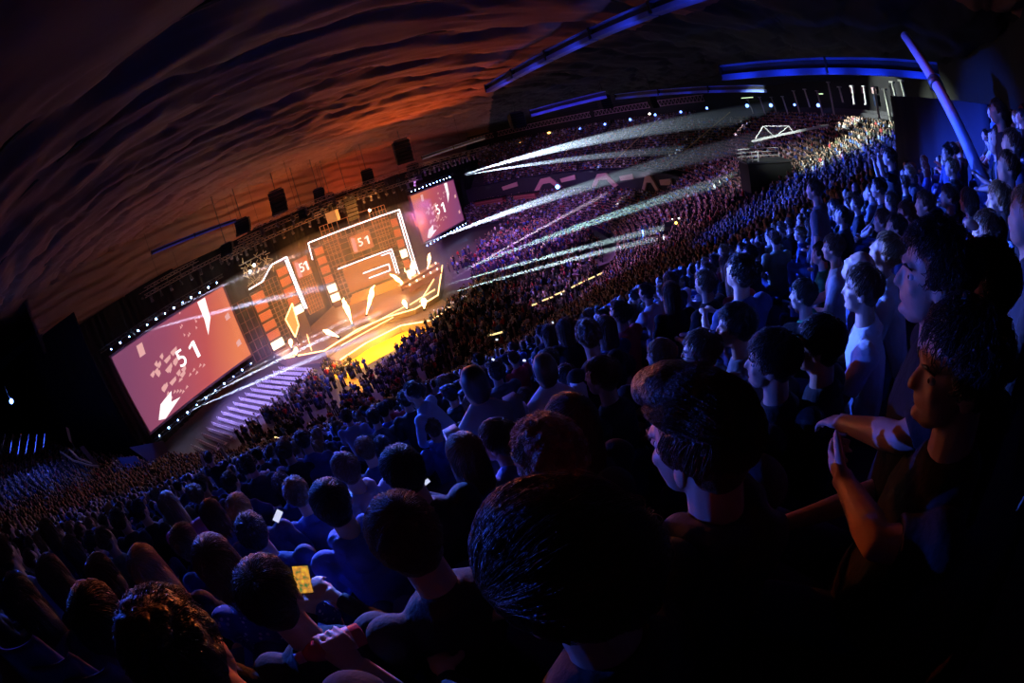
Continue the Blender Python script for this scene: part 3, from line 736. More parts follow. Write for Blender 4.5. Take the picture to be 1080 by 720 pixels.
def cyl(x, y, R, far=True):
    d = ray(x, y); h = math.hypot(d[0], d[1]); dn = np.array([d[0], d[1]]) / h; b = dn @ C0
    t = b + math.sqrt(max(0, b * b + R * R - C0 @ C0)); return Vector(d * (t / h))
def flat(x, y, d): return Vector(ray(x, y) * d)
# overhead trusses with hanging lamps in the haze above the stage
rg = random.Random(21)
def light_bar(A, B, n, label, m=STEEL):
    A, B = Vector(A), Vector(B); r = empty('lighting_truss', (A + B) / 2); inv = -r.location; u = (B - A).normalized(); up = Vector((0, 0, 1)); side = u.cross(up)
    mb = MB()
    for du, ds in ((0, .2), (0, -.2), (.4, 0)): mb.tube([A + inv + up * du + side * ds, B + inv + up * du + side * ds], .04, 4)
    mb.build('chord', m, r)
    mb = MB(); L = (B - A).length; k = int(L / .6)
    for i in range(k): mb.bar(A + inv + u * (i * .6) + side * (.2 if i % 2 else -.2), A + inv + u * ((i + 1) * .6) + up * .4, .025, n=3); mb.bar(A + inv + u * (i * .6) + up * .4, A + inv + u * ((i + 1) * .6) + side * (.2 if i % 2 else -.2), .025, n=3)
    mb.build('bracing', m, r)
    for t in (.15, .85): MB().bar(A.lerp(B, t) + inv, A.lerp(B, t) + inv + Vector((0, 0, 5.2 - A.z)), .02).build('cable', BLACK, r)
    tag(r, label, 'truss')
    for i in range(n):
        p = A.lerp(B, (i + .5) / n); h = empty('hanging_lamp', p + Vector((0, 0, -.15)), rg.uniform(0, 3)); tilt = Matrix.Rotation(rg.uniform(-.8, .8), 3, 'X')
        mb = MB(); mb.box((0, 0, -.1), (.42, .12, .3)); mb.build('yoke', mat('lamp_case', (.07, .06, .06), .4), h)
        mb = MB(); mb.tube([tilt @ Vector((0, 0, .1)) + Vector((0, 0, -.4)), tilt @ Vector((0, 0, -.35)) + Vector((0, 0, -.4))], [.16, .24], 8); mb.build('head', mat('lamp_case', (.07, .06, .06), .4), h)
        tag(h, ORD[i] + ' lamp on the ' + label.replace('long ', '').replace('lighting ', ''), 'stage lamp', 'lamps on the ' + label)
for A, B, n, lab in (((-42, 44, -2.2), (-28, 56, -2.2), 12, 'long black lighting truss in front of the left stage wing'), ((-36, 56, -3.0), (-20, 72, -3.0), 14, 'long diagonal lighting truss high over the stage deck'),
        ((-30, 52, -1.5), (-12, 68, -1.5), 16, 'long front lighting truss over the stage edge'), ((-24, 66, -2.5), (-8, 74, -2.5), 14, 'long lighting truss right above the main arch'),
        ((-10, 76, -1.6), (4, 104, -1.6), 18, 'long receding lighting truss beside the right screen'), ((-22, 42, -.5), (4, 68, -.5), 20, 'long lighting truss over the front floor crowd'),
        ((-52, 36, -1.5), (-40, 56, -1.5), 10, 'long far lighting truss behind the left screen')):
    light_bar(A, B, n, lab, mat('truss_bronze', (.4, .3, .24), .4, metal=.5))
def line_array(x, y, w, h, d, label):
    c = flat(x, y, d); k = d / FOC; r = empty('line_array_speaker', c); n = 6; W, H = w * k, h * k; R = Matrix.Rotation(.3, 3, 'Z')
    mb = MB(); mb.box((0, 0, H * .55), (W * .8, W * .5, .15), R); mb.build('bumper_frame', STEEL, r)
    for i in range(n):
        MB().box((0, -.02 * i * i, H / 2 - (i + .5) * H / n), (W, W * .6, H / n * .9), R @ Matrix.Rotation(.04 * i, 3, 'X')).build('cabinet', BLACK, r)
    MB().bar((0, 0, H * .55), (0, 0, 5.6 - c.z), .05).build('chain', STEEL, r)
    tag(r, label, 'speaker')
for a in ((294, 213, 17, 24, 60, 'largest black line array hanging left above the stage arch'), (425, 160, 17, 24, 62, 'black line array hanging above the right screen'), (388, 186, 12, 14, 66, 'squat black speaker cluster left of the line array by the right screen'),
          (337, 205, 12, 12, 62, 'small black speaker cluster between the two line arrays'), (371, 219, 12, 24, 66, 'narrow black line array right over the main arch'), (545, 127, 15, 16, 60, 'black speaker block hanging against the end of the orange cloth'),
          (257, 238, 16, 14, 58, 'wide black speaker cluster over the left stage wing'), (437, 182, 12, 18, 80, 'slim dark speaker column at the left of the right screen top'), (350, 213, 9, 18, 70, 'thin black speaker column beside the narrow line array'),
          (320, 225, 10, 12, 62, 'small dark cabinet cluster under the cloth left of the main arch'), (240, 262, 14, 10, 56, 'flat dark cabinet cluster at the lower left end of the stage rig'), (637, 108, 13, 14, 60, 'dark block hanging under the violet gantry'), (688, 108, 9, 12, 60, 'small dark block hanging right of the violet gantry')):
    line_array(*a)
r = empty('projector_box', flat(351, 228, 68)); MB().box((0, 0, 0), (1.6, 1.6, 1.6)).build('body', mat('projector_beige', (.6, .5, .35), .6), r); MB().bar((0, 0, .8), (0, 0, 8), .04).build('hanger', STEEL, r)
tag(r, 'pale square box hanging above the left end of the main arch', 'box')
# blue lit gantries (box girders with two bright lower flanges)
GAN = mat('gantry_paint', (.12, .2, .6), .45)
def gantry(A, B, h, segs, label, col=BLUE, power=400, wd=.55):
    A, B = Vector(A), Vector(B); r = empty('lighting_gantry', (A + B) / 2); inv = -r.location; L = (B - A).length; u = (B - A).normalized(); up = Vector((0, 0, 1)); sd = u.cross(up).normalized()
    R = Matrix((u, sd, u.cross(sd))).transposed()
    for i in range(segs):
        t0, t1 = i / segs + .004, (i + 1) / segs - .004; c = A.lerp(B, (t0 + t1) / 2) + inv; l = L * (t1 - t0)
        MB().box(c + up * h, (l, wd * .9, h * .16), R).build('top_flange', GAN, r)
        MB().box(c, (l, wd, h * .5), R).build('bottom_flange', GAN, r)
        MB().box(c + up * h * .55, (l, wd * .15, h * .8), R).build('web', mat('gantry_web', (.05, .05, .06), .6), r)
        mb = MB(); mb.box(A.lerp(B, t0) + inv + up * h * .5, (.12, wd * 1.1, h * 1.3), R); mb.build('joint_plate', BLACK, r)
    tag(r, label, 'gantry')
    for t in (.1, .3, .5, .7, .9):
        q = A.lerp(B, t); k = Vector((-q.x, -q.y, 0)).normalized(); lamp('gantry_fill', 'SPOT', q + k * 1.3 + Vector((0, 0, -.9)), col, power * .14, target=q + Vector((0, 0, h * .3)), spot=120, blend=1, soft=.15)  # unseen spots added beside the girder to colour its faces
gantry(flat(516, 96, 32), flat(775, -14, 16.5), .45, 5, 'long blue and red lit gantry rising to the top edge over the middle', (.10, .14, 1), 500)
gantry(flat(762, 82, 30), flat(992, 82, 27), .75, 2, 'nearest blue lit gantry crossing above the pale pillars', BLUE, 900)
gantry(flat(560, 122, 58), flat(640, 102, 56), .7, 1, 'short dull violet gantry between the orange cloth and the middle gantry', (.2, .1, 1), 600)
gantry(flat(650, 104, 52), flat(808, 96, 42), .5, 3, 'long dim blue gantry behind the nearest blue one', BLUE, 300)
gantry(flat(445, 168, 60), flat(512, 146, 60), .35, 2, 'thin orange lit gantry above the right big screen', (1, .35, .08), 500)
gantry(flat(160, 268, 56), flat(250, 233, 58), .35, 2, 'thin dim blue gantry high left of the stage', (.1, .12, 1), 90)
# thick leaning mast at the right
mp = [flat(955, 38, 10.2), flat(990, 86, 9.2), flat(1018, 140, 8.3), flat(1042, 206, 7.0)]
a0, a1 = mp[0], mp[3]; r = empty('leaning_mast', a1); inv = -a1
MB().tube([a0 + inv, a1 + inv], .115, 14).build('pole', mat('mast_paint', (.3, .3, .5), .35), r, True)
MB().tube([a0.lerp(a1, .38) + inv, a0.lerp(a1, .42) + inv], .15, 14).build('clamp_collar', STEEL, r, True)
MB().tube([a1 + inv, a1 + inv + Vector((.0, .0, -2.2))], .115, 10).build('foot', BLACK, r, True)
tag(r, 'thick leaning blue and red lit mast at the right behind the standing spectators', 'mast')
lamp('mast_lamp', 'SPOT', flat(930, 120, 6.5), BLUE, 60, target=a0.lerp(a1, .5), spot=90, soft=.1)
lamp('mast_lamp', 'SPOT', flat(890, 20, 8), (1, .15, .1), 35, target=a0.lerp(a1, .3), spot=90, soft=.1)
# dark drape booth behind the right hand spectators
q0, q1 = flat(945, 150, 15), flat(1046, 150, 11)
drape('booth_drape', [(q0.x, q0.y), (q1.x, q1.y), (q1.x + 3.5, q1.y - 1)], -2.5, .45, 'dark blue drape wall of the booth behind the right hand spectators', mat('booth_cloth', (.008, .012, .04), .85), .08, .3)
# rim pillars
PIL = mat('pillar_white', (.75, .72, .7), .5)
def z3(X, Y): return 780 + X / 6, 60 + Y / 6
for i, (a, b, c, d, lab) in enumerate(((50, 270, 90, 360, 'first slim rim pillar right of the zigzag truss'), (125, 255, 165, 370, 'second slim rim pillar right of the zigzag truss'), (200, 255, 240, 375, 'third slim rim pillar, beside the brightest blue lamp'), (270, 250, 310, 375, 'fourth slim rim pillar right of the zigzag truss'),
        (340, 215, 385, 370, 'pale rim pillar with bright foot left of the white lit crowd'), (410, 205, 445, 320, 'bright topped rim pillar above the camera boom'), (490, 215, 530, 380, 'pale rim pillar right of the bright topped one'), (560, 160, 600, 370, 'rim pillar with dark blue upper half'),
        (630, 190, 655, 290, 'rim pillar at the left edge of the pink panels'), (710, 185, 725, 300, 'rim pillar between the first pink panels'), (785, 185, 800, 300, 'rim pillar between the last pink panels'), (850, 190, 885, 390, 'rim pillar at the right edge of the pink panels'),
        (915, 205, 960, 420, 'long pale rim pillar right of the pink panels'), (965, 160, 1035, 480, 'longest white rim pillar, second from the right'), (1020, 150, 1065, 325, 'last white rim pillar beside the dark drape'))):
    B = cyl(*z3(c, d), 79.4); A = cyl(*z3(a, b), 79.6); r = empty('rim_pillar', B); A = Vector((A.x, A.y, max(A.z, B.z + 1.5)))
    MB().tube([A - B, Vector((0, 0, 0))], .13, 8).build('shaft', PIL, r, True); MB().box(A - B, (.45, .45, .15)).build('capital', PIL, r); MB().box((0, 0, 0), (.3, .3, .1)).build('foot_plate', STEEL, r)
    tag(r, lab, 'pillar')
for i, (x, lab) in enumerate(((899, 'left pink wall panel between the pale pillars'), (910.5, 'middle pink wall panel between the pale pillars'), (921.5, 'right pink wall panel between the pale pillars'))):
    c = cyl(x, 95, 82.9); u = Vector((c.y - C0[1], -(c.x - C0[0]), 0)).normalized(); R = Matrix((u, Vector((u.y, -u.x, 0)), Vector((0, 0, 1)))).transposed()
    r = empty('pink_wall_board', c); MB().box((0, 0, 0), (1.35, .1, .85), R).build('panel', mat('panel_pink', (.7, .45, .45), .6), r)
    MB().box((0, 0, -1.3), (1.35, .08, 1.4), R).build('window_pane', mat('window_night', (.03, .04, .08), .1), r); tag(r, lab, 'wall panel')
for x, y, w, lab in ((788, 103, 20, 'thin pale green light bar at the rim left of the pillars'), (865, 99, 12, 'short yellow light bar between the rim pillars')):
    c = cyl(x, y, 82); u = Vector((c.y - C0[1], -(c.x - C0[0]), 0)).normalized(); R = Matrix((u, Vector((u.y, -u.x, 0)), Vector((0, 0, 1)))).transposed(); k = c.length / FOC
    r = empty('tube_light', c); MB().box((0, 0, 0), (w * k, .12, .16), R).build('tube', emis('tube_green', (.6, .8, .45), 1.5), r); MB().box((0, 0, .15), (w * k, .2, .1), R).build('housing', BLACK, r); tag(r, lab, 'tube light')
# small blue lamps along the rim
BL = emis('blue_lamp_glow', (.12, .25, 1), 7); WL = emis('white_lamp_glow', (1, .95, .9), 10); AL = emis('amber_lamp_glow', (1, .5, .1), 7)
rim = [(490, 168, 0), (513, 161, 0), (612, 136, 1), (638, 131, 1), (664.5, 126, 1), (691, 121, 1), (718, 118, 1), (745.5, 114, 1), (788, 111.5, 2), (813, 111, 2), (838, 110.5, 1), (863, 111, 2), (585, 143, 0), (498, 185, 3), (662, 133, 3), (598, 167, 3), (502, 160.5, 4), (549, 150, 4), (579, 140, 4), (685, 120, 3)]
names = {0: 'tiny cold white', 1: 'blue', 2: 'bright blue', 3: 'tiny white', 4: 'amber oval'}
for i, (x, y, k) in enumerate(rim):
    c = cyl(x, y, 80.5); s = c.length / FOC * (1.0, 1.3, 1.9, 1.0, 1.8)[k]; r = empty('rim_lamp', c)
    MB().ell((0, 0, 0), (s, s, s * (.5 if k == 4 else 1)), None, 8, 6).build('lens', (WL, BL, BL, WL, AL)[k], r)
    mb = MB(); mb.tube([(c.normalized() * s * .6), (c.normalized() * s * 2.2)], [s * 1.1, s * .8], 8); mb.build('housing', BLACK, r)
    where = 'above the right screen' if x < 520 else 'over the first far aisle' if x < 630 else 'over the second far aisle' if x < 700 else 'over the third far aisle' if x < 770 else 'among the slim rim pillars'
    tag(r, names[k] + ' rim lamp ' + where, 'lamp', 'rim lamps ' + where)
    if k in (1, 2) and i % 2: lamp('rim_lamp_light', 'SPOT', c - c.normalized() * 1.0, (.1, .2, 1), 500, target=c + Vector((0, 0, -8)) - c.normalized() * 6, spot=70, soft=.2)
def blue_lamp(x, y, d, s, label, power, e):
    c = flat(x, y, d); r = empty('blue_floodlight', c); MB().ell((0, 0, 0), (s, s, s), None, 10, 8).build('lens', e, r, True)
    mb = MB(); mb.tube([c.normalized() * s * .7, c.normalized() * s * 2.2], [s * 1.3, s], 10); mb.build('housing', BLACK, r); mb = MB(); mb.bar((0, 0, s), (0, 0, s + 1.2), s * .2); mb.build('bracket', STEEL, r)
    tag(r, label, 'lamp'); lamp('floodlight_light', 'POINT', c - c.normalized() * s * 2, (.08, .2, 1), power, soft=s)
blue_lamp(12, 423, 44, .22, 'bright blue floodlight alone in the dark at the left edge', 300, emis('flood_blue', (.12, .3, 1), 14))
blue_lamp(677, 245, 66, .35, 'bright blue floodlight at the corner of the floor walkway', 500, emis('flood_blue', (.12, .3, 1), 14))
blue_lamp(588, 197, 108, .5, 'wide blue lamp in front of the first chevron portal', 300, emis('flood_blue', (.12, .3, 1), 14))

# front of house platform with railing, camera boom and a lit crowd strip
pc = flat(806, 170, 46); r = empty('camera_platform', pc); a = math.atan2(pc.y, pc.x) - math.pi / 2 + .35; R = Matrix.Rotation(a, 3, 'Z')
MB().box((0, 0, -1.4), (4.6, 3.2, 2.9), R).build('skirt', BLACK, r); MB().box((0, 0, .1), (4.9, 3.4, .15), R).build('deck', STEEL, r)
WM = mat('rail_white', (.85, .85, .85), .4)
mb = MB()
for sx, sy, ex, ey in ((-2.4, -1.6, -1.2, -1.6), (-2.4, 1.6, 2.4, 1.6), (-2.4, -1.6, -2.4, 1.6)):
    for h in (.4, .8, 1.15): mb.bar(R @ Vector((sx, sy, h)), R @ Vector((ex, ey, h)), .04)
    for t in (0, .5, 1): mb.bar(R @ Vector((sx + (ex - sx) * t, sy + (ey - sy) * t, .1)), R @ Vector((sx + (ex - sx) * t, sy + (ey - sy) * t, 1.15)), .04)
mb.build('railing', WM, r); tag(r, 'black camera platform with white railing high in the far right stand', 'platform')
A, B = flat(793, 149, 46), flat(874, 132, 46); r = empty('camera_crane', A); u = (B - A); n = 14; up = Vector((0, 0, 1))
mb = MB(); mb.box(u / 2, (u.length, .12, .22), Matrix((u.normalized(), u.normalized().cross(up).normalized(), u.normalized().cross(u.normalized().cross(up)).normalized())).transposed()); mb.build('boom', WM, r)
mb = MB(); pk = [flat(805, 133, 46) - A, flat(832, 133, 46) - A]; fe = [flat(796, 148, 46) - A, flat(838, 141, 46) - A]
mb.bar(fe[0], pk[0], .05); mb.bar(pk[0], pk[1], .05); mb.bar(pk[1], fe[1], .05); mb.bar(pk[0], (fe[0] + fe[1]) / 2, .04); mb.bar(pk[1], (fe[0] + fe[1]) / 2, .04); mb.build('mast_frame', WM, r)
mb = MB(); mb.box((-.2, 0, -.3), (.5, .4, .4)); mb.build('camera_head', BLACK, r); tag(r, 'white camera crane boom with braced mast on the platform', 'camera crane')
# round mixing desk area in the dark: amber lamp cluster
for x, y, s, lab in ((713, 235, .16, 'cluster lamp glowing amber in the dark control area'), (731, 237, .12, 'single amber lamp right of the control area'), (716, 230, .08, 'tiny white lamp of the dark control area'), (709, 231, .07, 'tiny greenish lamp of the dark control area')):
    r = empty('desk_lamp', flat(x, y, 52)); MB().ell((0, 0, 0), (s, s, s), None, 8, 6).build('bulb', AL if 'amber' in lab else WL, r); MB().bar((0, 0, 0), (0, 0, -.8), .03).build('stem', BLACK, r); tag(r, lab, 'lamp')
for y0, (x, y) in enumerate(((715, 235), (735, 242))):
    c = flat(x, y, 53); r = empty('control_booth', c - Vector((0, 0, 1.8))); R = Matrix.Rotation(-.5, 3, 'Z')
    MB().box((0, 0, .5), (3.4 - y0, 2.2, 1.6), R).build('counter', BLACK, r)
    MB().box((0, 1.0, 1.5), (2.4 - y0, .15, .6), R).build('monitor_row', mat('monitor_dark', (.02, .03, .04), .3), r); tag(r, ('larger' if y0 == 0 else 'smaller') + ' black control booth in the dark lower right stand', 'booth')
# raised walkway and yellow lit barriers
wk = [at_z(600, 286, -19.2), at_z(604, 292, -19.2), at_z(680, 262, -19.2), at_z(673, 252, -19.2)]
r = empty('runway', wk[0]); MB().prism([(p.x - wk[0].x, p.y - wk[0].y) for p in wk], -.8, 0).build('deck', mat('runway_top', (.4, .3, .36), .6), r)
MB().prism([(wk[1].x - wk[0].x, wk[1].y - wk[0].y - .3), (wk[2].x - wk[0].x, wk[2].y - wk[0].y - .3), (wk[2].x - wk[0].x, wk[2].y - wk[0].y - .1), (wk[1].x - wk[0].x, wk[1].y - wk[0].y - .1)], -.8, .1).build('fascia', mat('runway_side', (.2, .12, .16), .6), r)
tag(r, 'pinkish grey raised walkway running to the blue floodlight', 'walkway')
YL = emis('barrier_light', (1, .72, .3), 1.6)
bar = [(561, 322, 569, 319), (572, 317, 583, 313), (585, 311, 595, 307), (603, 303, 614, 297.5), (616, 296.5, 627, 291.5), (630, 290, 636, 287.5), (641, 286, 650, 281.5), (651, 281, 662, 276), (664, 275, 669, 272.5), (672, 271, 679, 268), (663, 262.5, 667, 261), (669, 261, 675, 258.5), (515, 354, 530, 350), (290, 461, 302, 465)]
for i, (x0, y0, x1, y1) in enumerate(bar):
    A, B = at_z(x0, y0, -18.6), at_z(x1, y1, -18.6); r = empty('barrier_light', A); u = B - A
    MB().bar(Vector((0, 0, 0)), u, .09).build('tube', YL, r); MB().bar(Vector((0, 0, -.15)), u + Vector((0, 0, -.15)), .1).build('rail', STEEL, r)
    mb = MB(); mb.bar((0, 0, -.2), (0, 0, -1.4), .05); mb.bar(u + Vector((0, 0, -.2)), u + Vector((0, 0, -1.4)), .05); mb.build('post', STEEL, r)
    lab = 'yellow light strip on the barrier below the near stand' if i < 10 else 'short yellow strip beside the pinkish walkway' if i < 12 else 'lone dim yellow strip left of the main barrier line' if i == 12 else 'yellow light at the parapet corner left of the near stand'
    tag(r, (ORD[i] + ' ' if i < 10 else ORD[i - 10] + ' ' if i < 12 else '') + lab, 'barrier light', 'yellow barrier lights' if i < 12 else None)
# aisle handrails of the far stand (yellow lines)
for (x0, y0, x1, y1, lab) in ((604, 148, 587, 180, 'yellow aisle handrail of the far stand, nearest the right screen'), (687, 132, 645, 182, 'long yellow aisle handrail in the middle of the far stand'), (757, 132, 703, 180, 'rightmost yellow aisle handrail of the far stand')):
    a0, a1 = ang_of(x0, y0, 76), ang_of(x1, y1, 62.5)
    pts = [polar(62.5 + (80 - 62.5) * t, a1 + (a0 - a1) * t, -11.9 + 17.5 * .555 * t + 1.35) for t in [i / 10 for i in range(11)]]
    r = empty('aisle_handrail', pts[0]); MB().tube([p - pts[0] for p in pts], .09, 5).build('rail', mat('rail_yellow', (.95, .7, .25), .4), r)
    mb = MB()
    for p in pts[::2]: mb.bar(p - pts[0], p - pts[0] + Vector((0, 0, -1.3)), .04)
    mb.build('post', STEEL, r); tag(r, lab, 'handrail')
# left end of the hall: blue lit posts and curved rails
z4 = lambda X, Y: (X / 3.6, 380 + Y / 3.6)
for i, (a, b, c, d) in enumerate(((20, 280, 8, 335), (50, 280, 38, 352), (80, 280, 68, 358), (110, 280, 98, 355), (140, 280, 132, 350), (170, 280, 165, 330))):
    A, B = flat(*z4(a, b), 56), flat(*z4(c, d), 54); r = empty('rail_post', B); MB().tube([A - B, (0, 0, 0)], .07, 6).build('post', PIL, r); MB().box((0, 0, 0), (.4, .4, .1)).build('foot_plate', STEEL, r)
    tag(r, ('leftmost', 'second', 'third', 'fourth', 'fifth', 'rightmost')[i] + ' of six dim blue lit posts at the left edge of the hall', 'post', 'blue lit posts at the left edge')
lamp('post_lamp', 'SPOT', (-50, 18, -2), BLUE, 3000, target=flat(20, 470, 54), spot=35, soft=.2)
for (pts, w, m, lab) in (([(228, 345), (280, 380), (340, 398), (380, 402)], .12, PIL, 'upper curved blue lit rail at the left stand end'), ([(262, 335), (300, 372), (350, 392)], .1, PIL, 'lower curved blue lit rail at the left stand end'), ([(515, 398), (570, 428)], .12, emis('rail_glow', (.9, .95, 1), 1.5), 'short bright white rail on the blue platform')):  # the white rail's brightness is put in as emission, it is no lamp
    P = [flat(*z4(*p), 50) for p in pts]; r = empty('curved_rail', P[-1]); MB().tube([p - P[-1] for p in P], w, 6).build('rail', m, r)
    mb = MB()
    for p in P: mb.bar(p - P[-1], p - P[-1] + Vector((0, 0, -1)), .04)
    mb.build('post', STEEL, r); tag(r, lab, 'rail')
for pts, m, lab in (([(250, 252), (262, 258), (275, 315), (262, 305)], mat('banner_orange', (.5, .2, .1), .7), 'slim orange banner standing at the left stand end'), ([(300, 330), (318, 322), (375, 398), (350, 390)], mat('banner_brown', (.14, .10, .10), .7), 'slanted dull brown panel beside the orange banner'),
                    ([(490, 330), (620, 305), (640, 345), (570, 385)], mat('panel_dull', (.22, .17, .2), .7), 'dull grey slanted panel under the left screen corner'), ([(445, 370), (515, 362), (570, 428), (470, 400)], mat('panel_bluegrey', (.12, .2, .4), .7), 'dark blue slanted platform panel below the left screen')):
    P = [flat(*z4(*p), 49) for p in pts]; c = sum(P, Vector()) / 4; r = empty('stand_panel', c); n = (P[1] - P[0]).cross(P[3] - P[0]).normalized() * .15
    MB().add([p - c for p in P] + [p - c + n for p in P], [(0, 1, 2, 3), (7, 6, 5, 4), (0, 4, 5, 1), (1, 5, 6, 2), (2, 6, 7, 3), (3, 7, 4, 0)]).build('panel', m, r)
    mb = MB(); lo = min(P, key=lambda p: p.z) - c; mb.bar(lo, lo + Vector((0, 0, -1.2)), .06); mb.build('post', STEEL, r); tag(r, lab, 'panel')
lamp('panel_lamp', 'SPOT', (-34, 30, -4), BLUE, 1500, target=flat(140, 480, 49), spot=30, soft=.2)

# rows of empty white chairs left of the stage and empty rows right of it
def chair_mesh():
    a, b, c = MB(), MB(), MB()
    a.box((0, 0, .45), (.44, .42, .05)); b.box((0, -.2, .72), (.44, .05, .38))
    c.tube([(-.19, -.18, 0), (-.19, -.18, .45), (-.19, .18, .45), (-.19, .18, 0), (.19, .18, 0), (.19, .18, .45), (.19, -.18, .45), (.19, -.18, 0)], .02, 4)
    m = mat('chair_plastic', (.75, .75, .8), .5)
    return a.mesh('seat', m), b.mesh('backrest', m), c.mesh('legs', STEEL)
cm = chair_mesh(); proto = empty('folding_chair', (0, 0, 0))
for me, nm in zip(cm, ('seat', 'backrest', 'leg_frame')): link(bpy.data.objects.new(nm, me), proto)
uS, nS = np.array([.5, .866]), np.array([.866, -.5]); first = True; P0 = np.array([-41.6, 46.2])
blocks = [(-7, 11.5, 1.1, 5.6, 13.2, .62, 'empty pale chair in the blue white lit block left of the stage', 'empty chairs left of the stage')]
spots = []
for s0, s1, ds, f0, f1, df, lab, gr in blocks:
    s = s0
    while s < s1:
        f = f0 + max(0, 2 - (s + 7) * .3)
        kk = 0
        while f < f1: spots.append((s, f, 'empty pale chair, %s from the big screen in the %s row left of the stage' % (ORD[kk], ORD[int(round((s - s0) / ds))]), gr)); f += df; kk += 1
        s += ds
for i in range(7):
    for j in range(9): spots.append((57 + i * 1.5 + j * .1, 14.5 + j * .66 + i * .2, 'empty pink lit chair, %s from the screen in the %s row right of the stage' % (ORD[j], ORD[i]), 'empty chairs right of the stage'))
for s, f, lab, gr in spots:
    p = P0 + uS * s + nS * f; z = math.atan2(62 - p[1], -22 - p[0]) - math.pi / 2
    r = proto if first else copy_tree(proto); r.location = (p[0], p[1], FLOOR); r.rotation_euler = (0, 0, z); first = False; tag(r, lab, 'chair', gr)
print('chairs', len(spots))
lamp('chair_wash', 'SPOT', (-38, 36, -6), (.40, .3, 1), 32000, target=(-32, 46, -20), spot=60, blend=.7, soft=.3)
lamp('chair_wash', 'SPOT', (-6, 84, -4), (1, .35, .8), 12000, target=(4, 93, -20), spot=50, blend=.7, soft=.3)

# ------------------------------------------------------------------ light beams in the haze
def haze_mat(name, dens, col=(1, 1, 1)):
    M = bpy.data.materials.new(name); M.use_nodes = True; nt = M.node_tree; nt.nodes.clear()
    out = nt.nodes.new('ShaderNodeOutputMaterial'); v = nt.nodes.new('ShaderNodeVolumeScatter'); v.inputs['Density'].default_value = dens; v.inputs['Color'].default_value = (*col, 1); v.inputs['Anisotropy'].default_value = 0
    nt.links.new(v.outputs[0], out.inputs['Volume']); return M
HZ = haze_mat('beam_haze', .08)
def beam(a, b, half, col, power, label):
    A, B = Vector(a), Vector(b); B = A + (B - A) * 1.35; L = (B - A).length; r0 = .12; r1 = L * math.tan(math.radians(half))
    mb = MB(); n = 14; mb.tube([A, B], [r0, r1], n)
    o = mb.build('light_beam_haze', HZ); tag(o, label, 'light beam', kind='stuff')
    lamp('beam_lamp', 'SPOT', A + (A - B).normalized() * .25, col, power * (1900 if power < 2400 else 1000), target=B, spot=half * 2 * .96, blend=.35, soft=.05)
COLD = (.62, .8, 1)
beam(flat(489, 184, 108), flat(735, 128, 92), 2.0, COLD, 9000, 'broad pale light beam fanning right from above the right screen')
beam(flat(489, 185, 108), flat(690, 160, 96), 1.3, COLD, 4000, 'faint lower light beam fanning right from above the right screen')
beam(flat(447, 257, 96), flat(785, 152, 70), 1.4, COLD, 11000, 'strong white light beam crossing from the right screen corner')
beam(flat(458, 296, 62), flat(715, 205, 60), 1.2, (.5, .9, .9), 5000, 'teal light beam over the floor crowd, uppermost of the floor beams')
beam(flat(458, 304, 60), flat(660, 250, 55), .9, (.6, .9, .95), 4500, 'middle light beam over the floor crowd')
beam(flat(450, 316, 56), flat(625, 268, 51), .8, (.7, .95, 1), 4500, 'lowest light beam over the floor crowd')
beam(flat(470, 298, 62), flat(600, 225, 66), .8, (.9, .7, 1), 2500, 'faint violet light beam towards the empty chairs')
beam(flat(133, 355, 54), flat(300, 312, 57), 1.0, (.6, .65, 1), 2200, 'upper slim light beam across the left screen')
beam(flat(152, 341, 54), flat(290, 278, 57), .6, (.6, .65, 1), 1500, 'slim light beam skimming the top of the left screen')
beam(flat(197, 429, 51), flat(352, 352, 54), .8, (.7, .75, 1), 2200, 'slim light beam from below the left screen to the stage')
beam(flat(183, 441, 51), flat(345, 372, 52), .9, (.6, .65, 1), 2000, 'lowest slim light beam below the left screen')
beam(flat(222, 413, 52), flat(350, 345, 54), .6, (.8, .8, 1), 1800, 'third slim light beam from below the left screen')
# thin smoke over the stage lit by its own lamps
mb = MB(); mb.prism([(-37, 53), (-24, 44), (-7, 49), (-6, 66), (-9, 77), (-29, 75)], -18.2, -5.5)
tag(mb.build('stage_haze', haze_mat('stage_haze', .018)), 'warm smoke haze hanging over the stage', 'haze', kind='stuff')
